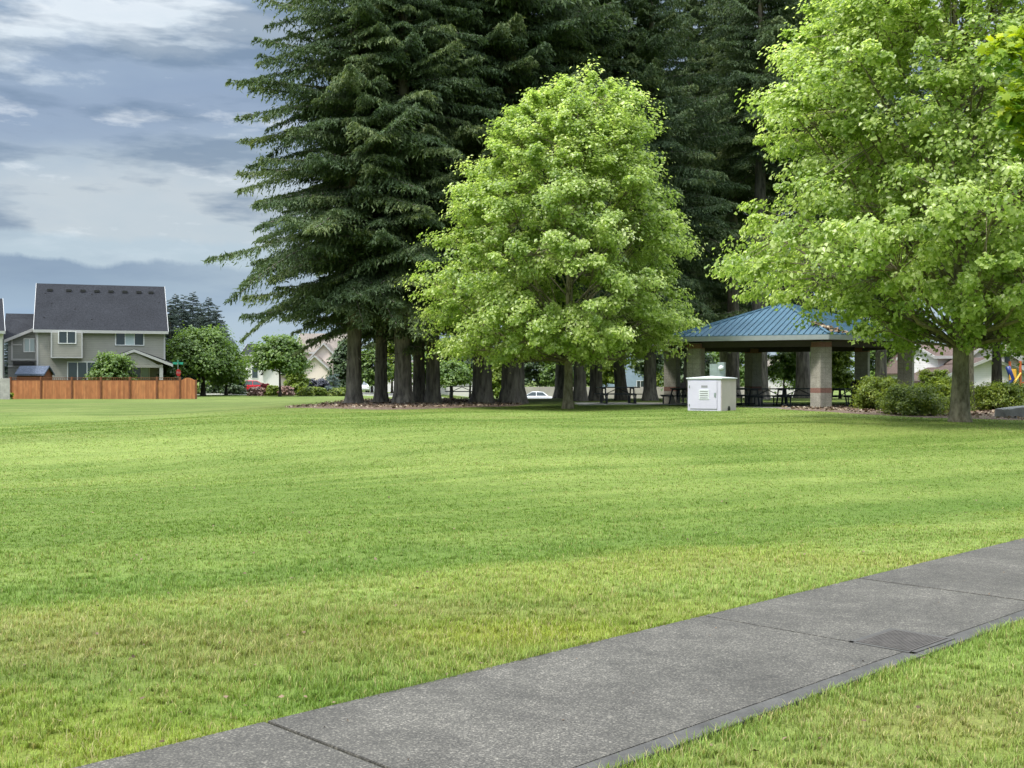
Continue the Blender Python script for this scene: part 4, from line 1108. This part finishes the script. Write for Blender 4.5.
# fallen cones and dry leaves on the mulch
rg = np.random.default_rng(5); n = 4000
a = rg.random(n)*6.283; r_ = np.sqrt(rg.random(n))
sel = rg.random(n) < .55
cx = np.where(sel, PX(405, 54), PX(960, 40)); cy = np.where(sel, 55, 41.5); rx = np.where(sel, 5.5, 5.6); ry = np.where(sel, 9.2, 8)
P = np.stack([cx+rx*r_*np.cos(a), cy+ry*r_*np.sin(a), 0*a], -1); P[:, 2] = ground(P[:, 0], P[:, 1])+.065
V_, F_, T_ = kite_leaves(P, np.array([0,0,1.])+rg.normal(size=(n, 3))*.5, rg.normal(size=(n, 3)), .07+.09*rg.random(n), rg.random(n))
o = link('leaf_litter', raw_mesh('leaf_litter', V_, [F_], T_), leafmat('litter_chips', [(0, (.07,.045,.03,1)), (.6, (.22,.16,.11,1)), (1, (.42,.36,.28,1))], 0, g(1), .9, .1)); tag(o, 'scattered dry leaves and bark chips on the mulch', 'leaf litter', kind='stuff')

P, sz, rg = BITS; n = len(P)
V_, F_, T_ = kite_leaves(P, np.array([0,0,1.])+rg.normal(size=(n, 3))*.35, rg.normal(size=(n, 3)), sz*.8, .65*rg.random(n), fold=.1)
o = link('leaf_litter', raw_mesh('leaf_litter', V_, [F_], T_), bpy.data.materials['litter_chips']); tag(o, 'sparse dry leaf bits lying on the lawn and the walk', 'leaf litter', kind='stuff')

# ------------------------------------------------------------------ pavilion
pc = Vector((12.09, 51.19)); ps_ = 5.2; pz0 = G(12.6, 46)+.02
a0 = math.atan2(46-51.19, PX(821, 46)-12.09)
pv = thing('picnic_pavilion', 'open hexagonal picnic pavilion with blue metal roof on block columns', 'pavilion', (pc.x, pc.y, pz0))
hexp = [Vector((math.cos(a0-k*math.pi/3), math.sin(a0-k*math.pi/3))) for k in range(6)]
slab = MB(); slab.prism([tuple(p*(ps_+1.0)) for p in hexp], -.35, .0, 'z'); obj('slab', slab, M['concrete'], pv, bevel=.02)
for k, p in enumerate(hexp):
    cl = MB(); cl.box(-.3, .3, -.3, .3, .002, 2.66)
    c = obj('column', cl, M['block'], pv, bevel=.012); c.location = (p.x*ps_, p.y*ps_, 0)
    c.rotation_euler[2] = R(27)-R(60)*0 if k in (0, 3) else (R(-27) if k in (1, 4) else R(-27))
EZ = 2.74; RE = ps_+.95; AZ = PZ(303, 51.2)-pz0
bm_ = MB()
for k in range(6):
    a = hexp[k]*ps_; b_ = hexp[(k+1) % 6]*ps_
    bm_.bar((a.x, a.y, EZ-.14), (b_.x, b_.y, EZ-.14), .2, .24)
obj('ring_beam', bm_, M['soffit'], pv)
sf = MB(); sf.prism([tuple(p*(RE-.06)) for p in hexp], EZ-.02, EZ+.03, 'z'); obj('soffit', sf, M['soffit'], pv)
rfm = MB(); seams = MB()
for k in range(6):
    a = hexp[k]*RE; b_ = hexp[(k+1) % 6]*RE
    A = Vector((a.x, a.y, EZ+.2)); B = Vector((b_.x, b_.y, EZ+.2)); T_ = Vector((0, 0, AZ))
    rfm.add([A, B, T_, A-Vector((0,0,.06)), B-Vector((0,0,.06)), T_-Vector((0,0,.06))], [(0,1,2), (5,4,3), (0,3,4,1), (1,4,5,2), (2,5,3,0)])
    nrm = (B-A).cross(T_-A).normalized(); nrm = nrm if nrm.z > 0 else -nrm
    m_ = 25; midp = (A+B)/2
    for q_ in range(1, m_):
        f_ = q_/m_; st = A.lerp(B, f_); upv = (T_-midp)
        h_ = (1-abs(2*f_-1)); en = st+upv*h_*.985
        seams.bar(st+nrm*.025, en+nrm*.025, .03, .05)
    seams.bar(A+nrm*.02, T_+nrm*.02, .12, .06)
roof = obj('roof', rfm, M['metal_roof'], pv); obj('standing_seam', seams, M['metal_roof'], roof)
fa = MB()
for k in range(6):
    a = hexp[k]*(RE+.01); b_ = hexp[(k+1) % 6]*(RE+.01); fa.bar((a.x, a.y, EZ+.075), (b_.x, b_.y, EZ+.075), .05, .19)
obj('fascia', fa, M['fascia'], pv)
rg = np.random.default_rng(9); n = 130
A = np.array([hexp[0].x*RE, hexp[0].y*RE, EZ+.2]); B = np.array([hexp[5].x*RE, hexp[5].y*RE, EZ+.2]); T3 = np.array([0, 0, AZ])
tt = rg.random(n); f_ = .16+.03*rg.normal(size=n)
st = A+(B-A)*(f_*(1-tt*.25))[:, None]; P = st+(T3-(A+B)/2)*(tt*.3)[:, None]+np.array([0,0,.06]); nn_ = np.cross(B-A, T3-A); nn_ = nn_/np.linalg.norm(nn_); nn_ *= np.sign(nn_[2])
V_, F_, T_ = kite_leaves(P, nn_+rg.normal(size=(n, 3))*.4, rg.normal(size=(n, 3)), .12+.14*rg.random(n), rg.random(n), fold=.1)
o = link('leaf_litter', raw_mesh('leaf_litter', V_, [F_], T_), bpy.data.materials['litter_chips'], loc=(pc.x, pc.y, pz0)); tag(o, 'dry leaves caught on the blue roof beside its front hip', 'leaf litter', kind='stuff')

# picnic tables
def picnic(label, loc, rz, group='dark picnic tables around the pavilion'):
    root = thing('picnic_table', label, 'picnic table', loc, rz, group)
    mb = MB()
    for k in range(5): mb.box(-.95, .95, -.38+k*.155, -.38+k*.155+.14, .72, .765)
    obj('tabletop', mb, M['table_metal'], root)
    for s in (-1, 1):
        mb = MB(); mb.box(-.95, .95, s*.72-.13, s*.72-.005, .42, .46); mb.box(-.95, .95, s*.72+.005, s*.72+.13, .42, .46); obj('bench', mb, M['table_metal'], root)
    for s in (-1, 1):
        fr_ = MB(); X_ = s*.66
        fr_.tube([(X_, -.85, .4), (X_, .85, .4)], .03, 6); fr_.tube([(X_, -.33, .72), (X_, -.5, .0)], .035, 6); fr_.tube([(X_, .33, .72), (X_, .5, .0)], .035, 6); fr_.tube([(X_, -.36, .7), (X_, .36, .7)], .03, 6)
        fr_.tube([(X_, -.8, .02), (X_, .8, .02)], .03, 6); fr_.tube([(X_, -.76, .42), (X_, -.76, .02)], .03, 6); fr_.tube([(X_, .76, .42), (X_, .76, .02)], .03, 6)
        obj('leg_frame', fr_, M['table_metal'], root)
    br_ = MB(); br_.tube([(-.66, 0, .4), (0, 0, .7)], .02, 6); br_.tube([(.66, 0, .4), (0, 0, .7)], .02, 6); obj('brace', br_, M['table_metal'], root)
    return root
def under(px, d): return Vector((PX(px, d), d, pz0+.001))
L = at(618, 53); pad = MB(); pad.box(L.x-1.9, L.x+4.5, 51.2, 55.2, -.4, L.z+.03); o = obj('table_pad', pad, M['concrete'], bevel=.02); tag(o, 'low concrete pad under the lone picnic table', 'concrete pad', kind='structure')
p1 = picnic('lone dark picnic table standing outside left of the pavilion', L+Vector((0,0,.03)), .12)
picnic('dark picnic table under the pavilion behind the white cabinet', under(733, 53), .9)
picnic('dark picnic table under the pavilion in front of the two grey trunks', under(768, 49.5), .25)
picnic('dark picnic table under the pavilion just left of the front corner column', under(799, 51.5), -.35)
picnic('dark picnic table at the right end of the pavilion beside the shrub', under(850, 49.8), .5)
picnic('dark picnic table under the left end of the pavilion behind the white cabinet', under(683, 52.5), 1.2)
L = at(462, 66)
picnic('distant picnic table in the shade between the grove and the middle firs', L, .1)
def bin_(label, loc):
    root = thing('litter_bin', label, 'litter bin', loc)
    mb = MB(); mb.tube([(0,0,.02), (0,0,.1), (0,0,.8), (0,0,.86)], [.25,.28,.31,.31], 14); obj('barrel', mb, M['table_metal'], root, smooth=False)
    mb = MB(); mb.tube([(0,0,.861), (0,0,.9), (0,0,1.08), (0,0,1.14)], [.33,.33,.26,.08], 14); obj('lid', mb, M['black'], root, smooth=False)
bin_('dark litter bin under the pavilion near its right end column', under(858, 51.6))
gr = thing('grill', 'black pedestal barbecue grill by the left rear column of the pavilion', 'grill', at(683, 56.5)+Vector((0,0,.0)))
mb = MB(); mb.tube([(0,0,-.1), (0,0,.8)], .05, 8); obj('pedestal', mb, M['black'], gr)
mb = MB(); mb.box(-.3, .3, -.22, .22, .8, .84); mb.box(-.3, -.27, -.22, .22, .84, 1.05); mb.box(.27, .3, -.22, .22, .84, 1.05); mb.box(-.27, .27, .19, .22, .84, 1.05); obj('firebox', mb, M['black'], gr)
mb = MB()
for k in range(9): mb.tube([(-.26+k*.065, -.24, 1.0), (-.26+k*.065, .185, 1.0)], .008, 4)
obj('grate', mb, M['black'], gr)

# utility cabinet
L = at(721.5, 40.4)
w_ = 1.3; th = R(-25)
cab = thing('utility_cabinet', 'white metal utility cabinet with louvred door on the grass before the pavilion', 'utility cabinet', L, 0)
Mx = Matrix.Rotation(R(-22), 4, 'Z')
cab.rotation_euler[2] = R(-35)
# local frame: near corner at origin, front face to -x, side to +y
mb = MB(); mb.box(-w_, 0, 0, 1.25, -.05, 1.13); obj('body', mb, M['box_warm_lit'], cab, bevel=.01)
mb = MB(); o_ = .05
mb.add([(-w_-o_, -o_, 1.131), (o_, -o_, 1.131), (o_, 1.2+o_, 1.131), (-w_-o_, 1.2+o_, 1.131), (-w_-o_, -o_, 1.17), (o_, -o_, 1.17), (o_, 1.2+o_, 1.17), (-w_-o_, 1.2+o_, 1.17), (-w_/2, .6, 1.24)],
       [(0,3,2,1), (0,1,5,4), (1,2,6,5), (2,3,7,6), (3,0,4,7), (4,5,8), (5,6,8), (6,7,8), (7,4,8)])
obj('lid', mb, M['box_vent'], cab)
mb = MB(); mb.box(-w_+.002, -.02, -.012, -.001, -.03, 1.12); fp_ = obj('front_panel', mb, M['box_cool_lit'], cab)
mb = MB(); mb.box(-w_+.09, -.16, -.035, -.0125, .07, 1.06); dr = obj('door', mb, M['box_cool_lit'], cab, bevel=.006)
mb = MB()
for zz in (.2, .86): mb.tube([(-w_+.075, -.03, zz-.04), (-w_+.075, -.03, zz+.04)], .018, 6)
obj('hinge', mb, M['galv'], dr)
mb = MB(); mb.box(-.85, -.46, -.05, -.0355, .4, .76); vt = obj('vent', mb, M['box_vent'], dr, bevel=.006)
mb = MB()
for k in range(4): mb.box(-.81, -.5, -.058, -.0502, .45+k*.077, .45+k*.077+.03)
obj('louvre', mb, M['louvre'], vt)
mb = MB(); mb.box(-.76, -.52, -.04, -.0355, .82, .9); obj('name_plate', mb, M['louvre'], dr)
mb = MB(); mb.box(-.26, -.2, -.055, -.0355, .5, .64); obj('handle', mb, M['galv'], dr)
mb = MB(); mb.tube([(.0005, .62, .07), (.012, .62, .07)], .1, 12); mb.box(.0005, .012, .52, .72, -.04, .07); obj('cable_port', mb, M['black'], cab)
L = at(718, 43.2)
mp = thing('meter_pedestal', 'grey electric meter box on a post behind the white cabinet', 'electric meter', L, R(-25))
mb = MB(); mb.box(-.05, .05, -.05, .05, -.2, 1.2); obj('post', mb, M['galv'], mp)
mb = MB(); mb.box(-.3, -.0, -.09, .09, 1.16, 1.66); obj('breaker_box', mb, M['galv'], mp, bevel=.01)
mb = MB(); mb.box(.004, .27, -.11, .1, 1.1, 1.72); mbx = obj('meter_box', mb, M['galv'], mp, bevel=.01)
mb = MB(); mb.tube([(.15, -.111, 1.5), (.15, -.15, 1.5), (.15, -.22, 1.5), (.15, -.25, 1.5)], [.1,.1,.085,.04], 14); obj('meter_dial', mb, M['box_vent'], mbx)

# boulder
rg = np.random.default_rng(4)
import bmesh
bm = bmesh.new(); bmesh.ops.create_icosphere(bm, subdivisions=4, radius=1)
for v in bm.verts:
    p = v.co.copy(); nz = float(fbm(np.array(p.x*1.3+p.z), np.array(p.y*1.3-p.z*.7), 8, 4))-.5
    p *= 1+.35*nz; p.x = max(-.8, min(.85, p.x)); p.z = min(p.z, .5+.14*p.x); p.y = max(-.75, p.y)
    v.co = Vector((p.x*.72, p.y*.55, p.z*.55))
me = bpy.data.meshes.new('boulder'); bm.to_mesh(me); bm.free()
o = link('boulder', me, M['rock'], loc=at(1018, 35)+Vector((0,0,.08))); tag(o, 'flat topped grey boulder at the mulch edge by the right picture border', 'boulder')

# ------------------------------------------------------------------ cars
def car(label, loc, rz, paint, hatch=False, group=None):
    root = thing('parked_car', label, 'car', loc, rz, group)
    # x forward, length 4.5
    lo = [(-2.2,.28),(-2.24,.55),(-2.2,.82),(-1.7,.92),(1.0,.92),(1.75,.84),(2.18,.66),(2.25,.45),(2.18,.25)]
    mb = MB(); n = len(lo)
    for yy, sc in ((-.86,.97),(-.8,1),(.8,1),(.86,.97)): mb.v += [(x_*(.985 if abs(yy) > .82 else 1), yy, z_ if sc == 1 else .28+(z_-.28)*.94) for x_, z_ in lo]
    for r_ in range(3):
        for k in range(n): mb.f.append((r_*n+k, r_*n+(k+1) % n, (r_+1)*n+(k+1) % n, (r_+1)*n+k))
    mb.f += [tuple(range(n))[::-1], tuple(range(3*n, 4*n))]
    obj('body', mb, M[paint], root, bevel=.03)
    up_ = [(-1.75,.9),(-1.15,1.36),(-.6,1.44),(.1,1.42),(1.05,.91)] if not hatch else [(-2.1,.9),(-1.85,1.4),(-.9,1.5),(.1,1.46),(1.1,.91)]
    def side(pl, inset, w, y_in=.0):
        pass
    mb = MB(); m_ = len(up_); w0, w1 = .78, .6
    for s in (-1, 1): mb.v += [(x_, s*(w0+(w1-w0)*(z_-.9)/.55), z_) for x_, z_ in up_]
    for k in range(m_): mb.f.append((k, (k+1) % m_, (k+1) % m_+m_, k+m_))
    mb.f += [tuple(range(m_)), tuple(range(m_, 2*m_))[::-1]]
    cab_ = obj('cabin', mb, M[paint], root, bevel=.02)
    def gl(pts):
        g_ = MB()
        for s in (-1, 1):
            q_ = [(x_, s*(w0+(w1-w0)*(z_-.9)/.55+.012), z_) for x_, z_ in pts]; q2 = [(x_, s*(w0+(w1-w0)*(z_-.9)/.55-.01), z_) for x_, z_ in pts]
            k = len(pts); g_.add(q_+q2, [tuple(range(k)), tuple(range(k, 2*k))[::-1]]+[(i_, (i_+1) % k, (i_+1) % k+k, i_+k) for i_ in range(k)])
        obj('side_window', g_, M['glass'], cab_)
    zt_ = 1.36 if not hatch else 1.4
    gl([(-.32,.95), (.9,.95), (.12,zt_), (-.32,zt_)]); gl([(-1.5 if not hatch else -1.85,.95), (-.4,.95), (-.4,zt_), (-1.08 if not hatch else -1.7,zt_-.03)])
    g_ = MB(); g_.add([(1.03,-.66,.95),(1.03,.66,.95),(.16,.54,1.385),(.16,-.54,1.385)], [(0,1,2,3)]); g_.v = [(a+.03, b, c+.02) for a, b, c in g_.v]; obj('windscreen', g_, M['glass'], cab_)
    r1 = up_[0]; r2 = up_[1]
    g_ = MB(); g_.add([(r1[0]-.02,-.62,r1[1]+.07),(r1[0]-.02,.62,r1[1]+.07),(r2[0]-.04,.54,r2[1]-.02),(r2[0]-.04,-.54,r2[1]-.02)], [(0,1,2,3)]); obj('rear_window', g_, M['glass'], cab_)
    for x_ in (-1.35, 1.38):
        for s in (-1, 1):
            t_ = MB(); t_.tube([(x_, s*.68, .32), (x_, s*.88, .32)], .32, 18); ty = obj('wheel', t_, M['tyre'], root)
            t2 = MB(); t2.tube([(x_, s*.86, .32), (x_, s*.89, .32)], .2, 14); obj('rim', t2, M['rim'], ty)
    for s in (-1, 1):
        h_ = MB(); h_.box(2.08, 2.2, s*.66-.16, s*.66+.16, .6, .72); obj('headlight', h_, M['lamp_clear'], root, bevel=.02)
        h_ = MB(); h_.box(-2.25, -2.1, s*.68-.13, s*.68+.13, .68, .82); obj('taillight', h_, M['lamp_red'], root, bevel=.02)
    return root
car('white sedan parked in front of the tan fence beside the thickest fir', Vector((PX(533, 129), 129, G(PX(533, 129), 129)+.04)), math.pi, 'car_white')
car('red car parked in front of the pale house at the left', Vector((PX(256, 140), 140, G(PX(256, 140), 140)+.02)), .15, 'car_red', True)
car('white car parked nose out before the white garage between the left fir trunks', Vector((PX(361, 141), 141, G(PX(361, 141), 141)+.02)), -1.35, 'car_white', True)

# street sign post
L = at(178, 103)
ss = thing('street_sign', 'green street name plate above a red stop sign beyond the orange fence', 'street sign', L, R(8))
mb = MB(); mb.tube([(0,0,-.2), (0,0,3.3)], .035, 8); obj('post', mb, M['galv'], ss)
mb = MB(); oc = [(.34*math.cos(R(22.5+45*k)), .34*math.sin(R(22.5+45*k))+2.2) for k in range(8)]; mb.prism(oc, -.06, -.045, 'y'); st_ = obj('stop_plate', mb, M['sign_red'], ss)
cu_ = bpy.data.curves.new('lettering', 'FONT'); cu_.body = 'STOP'; cu_.size = .3; cu_.align_x = 'CENTER'; cu_.align_y = 'CENTER'; cu_.extrude = .002
tmp_ = bpy.data.objects.new('lettering', cu_); tx_ = bpy.data.objects.new('lettering', bpy.data.meshes.new_from_object(tmp_)); bpy.data.objects.remove(tmp_); COL.objects.link(tx_); tx_.parent = st_; tx_.location = (0, -.064, 2.2); tx_.rotation_euler = (R(90), 0, 0); st_.rotation_euler[2] = R(58); tx_.scale = (.8, .8, .8); tx_.data.materials.clear(); tx_.data.materials.append(M['white'])
mb = MB(); mb.box(-.45, .45, -.012, .012, 2.95, 3.15); obj('name_plate', mb, M['sign_green'], ss)
mb = MB(); mb.box(-.012, .012, -.4, .4, 3.16, 3.34); obj('name_plate', mb, M['sign_green'], ss)

# playground frame at the right edge
L = at(1024, 62)
pg_ = thing('playground', 'orange yellow and blue playground frame at the right edge behind the shrubs', 'playground', L)
for X_ in (-.2, 1.3):
    for Y_ in (0, 1.3):
        mb = MB(); mb.tube([(X_, Y_, -.1), (X_, Y_, 2.15)], .07, 8); obj('post', mb, M['orange'], pg_)
mb = MB(); mb.box(-.13, 1.23, .02, 1.28, .95, 1.02); obj('deck', mb, M['orange'], pg_)
mb = MB(); mb.box(-.72, -.3, .2, .24, 1.1, 1.75); obj('panel', mb, M['yellow'], pg_, bevel=.02)
mb = MB(); mb.tube([(-.75, .3, 1.85), (-.62, .3, 1.5), (-.5, .3, 1.2), (-.6, .3, .95), (-.95, .3, .75)], .14, 8); obj('slide', mb, M['blue_pl'], pg_, smooth=True)
mb = MB(); mb.tube([(-.2, -.05, 1.5), (-.8, -.3, .75)], .05, 6); obj('rail', mb, M['yellow'], pg_)

# ------------------------------------------------------------------ sky, sun
W = bpy.data.worlds.new('World'); S.world = W; W.use_nodes = True
nt = W.node_tree; t = NT(nt); bg = nt.nodes['Background']; bg.inputs[1].default_value = .1
SUN_EL, SUN_AZ = 58, -125     # azimuth from +Y towards +X, degrees
sky = t.n('ShaderNodeTexSky', sky_type='NISHITA'); sky.sun_disc = False; sky.sun_elevation = R(SUN_EL); sky.sun_rotation = R(SUN_AZ)
tc = t.n('ShaderNodeTexCoord').outputs['Generated']; x, y, z = t.sep(tc)
hyp = t.math('SQRT', t.math('ADD', t.math('MULTIPLY', x, x), t.math('MULTIPLY', y, y)))
el = t.math('DIVIDE', z, t.math('MAXIMUM', hyp, .02))
az = t.math('ARCTAN2', x, y)
nv = t.comb(t.math('MULTIPLY', az, 5.2), t.math('MULTIPLY', el, 13), 3.3)
n1 = t.noise(nv, 1.0, 7, .56)
nv2 = t.comb(t.math('MULTIPLY', az, 10), t.math('MULTIPLY', el, 34), 8.1)
n2 = t.noise(nv2, 1.0, 6, .6)
e1 = t.math('ADD', el, t.math('MULTIPLY', t.math('SUBTRACT', n1, .5), .17))
tt_ = t.math('DIVIDE', e1, .5)
cl = t.ramp(tt_, [(0, lin(176,192,204)), (.21, lin(172,184,192)), (.27, lin(180,189,195)), (.33, lin(166,179,190)), (.40, lin(142,158,178)), (.47, lin(134,151,174)), (.515, lin(140,157,178)), (.55, lin(205,215,222)), (.585, lin(212,220,226)), (.62, lin(150,168,188)), (.66, lin(190,202,212)), (.72, lin(215,222,228)), (1, lin(225,230,235))])
# darker streaks and bright torn wisps
cl = t.mix(t.ramp(n2, [(.56, g(0)), (.68, g(.55))]), cl, lin(226,231,234))
n3 = t.noise(t.comb(t.math('MULTIPLY', az, 6.5), t.math('MULTIPLY', el, 28), 1.7), 1.0, 6, .55)
cl = t.mix(t.ramp(n3, [(.46, g(0)), (.58, g(.72))]), cl, lin(108,129,153))
# pale cloud shoulder and the dark bank above the horizon
n4 = t.noise(t.comb(t.math('MULTIPLY', az, 9), t.math('MULTIPLY', el, 6), 5.5), 1.0, 6, .62)
edge2 = t.math('ADD', .121, t.math('MULTIPLY', t.math('SUBTRACT', n4, .5), .04))
k2 = t.math('MULTIPLY', t.math('SUBTRACT', edge2, el), 160, clamp=True)
cl = t.mix(t.math('MULTIPLY', k2, .75), cl, lin(166,183,195))
n5 = t.noise(t.comb(t.math('MULTIPLY', az, 14), t.math('MULTIPLY', el, 10), 2.5), 1.0, 7, .6)
edge1 = t.math('ADD', .0885, t.math('MULTIPLY', t.math('SUBTRACT', n5, .5), .03))
edge1 = t.math('ADD', edge1, t.math('MULTIPLY', az, -.032))
k1 = t.math('MULTIPLY', t.math('SUBTRACT', edge1, el), 230, clamp=True)
bank = t.ramp(el, [(0, lin(165,185,202)), (.05, lin(140,163,188)), (.085, lin(120,140,164)), (.11, lin(121,140,163)), (.13, lin(130,148,170))])
fade = t.n('ShaderNodeMapRange', inp={0: az, 1: -.36, 2: -.2, 3: .9, 4: .35}).outputs[0]
cl = t.mix(t.math('MULTIPLY', k1, fade), cl, bank)
# overcast deck is much brighter overhead
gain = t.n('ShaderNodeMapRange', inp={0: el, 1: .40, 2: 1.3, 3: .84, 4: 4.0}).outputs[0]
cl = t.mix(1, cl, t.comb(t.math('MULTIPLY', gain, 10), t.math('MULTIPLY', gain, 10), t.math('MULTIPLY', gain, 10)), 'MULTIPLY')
cov = t.math('SUBTRACT', 1, t.ramp(n3, [(.4, g(.12)), (.6, g(0))]))
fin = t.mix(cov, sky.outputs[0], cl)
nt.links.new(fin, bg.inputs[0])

sl = bpy.data.lights.new('sun', 'SUN'); sl.energy = 3.0; sl.angle = R(9); sl.color = (1, .95, .86)
so = bpy.data.objects.new('sun', sl); COL.objects.link(so)
sdir = Vector((math.sin(R(SUN_AZ))*math.cos(R(SUN_EL)), math.cos(R(SUN_AZ))*math.cos(R(SUN_EL)), math.sin(R(SUN_EL))))
so.rotation_euler = sdir.to_track_quat('Z', 'Y').to_euler()

# ------------------------------------------------------------------ camera, render
cam = bpy.data.cameras.new('camera'); cam.sensor_width = 36; cam.lens = F_PX/1024*36; cam.clip_end = 9000; cam.clip_start = .05
co_ = bpy.data.objects.new('camera', cam); COL.objects.link(co_); co_.location = (0, 0, EYE)
co_.rotation_euler = (R(90)-math.atan((384-HY)/F_PX), 0, 0); S.camera = co_
S.view_settings.view_transform = 'Standard'; S.view_settings.look = 'None'; S.view_settings.exposure = .6; S.view_settings.gamma = 1; S.view_settings.use_curve_mapping = False
S.cycles.use_denoising = True
S.cycles.max_bounces = 6; S.cycles.diffuse_bounces = 3; S.cycles.glossy_bounces = 2; S.cycles.transmission_bounces = 3; S.cycles.transparent_max_bounces = 4
S.cycles.caustics_reflective = False; S.cycles.caustics_refractive = False
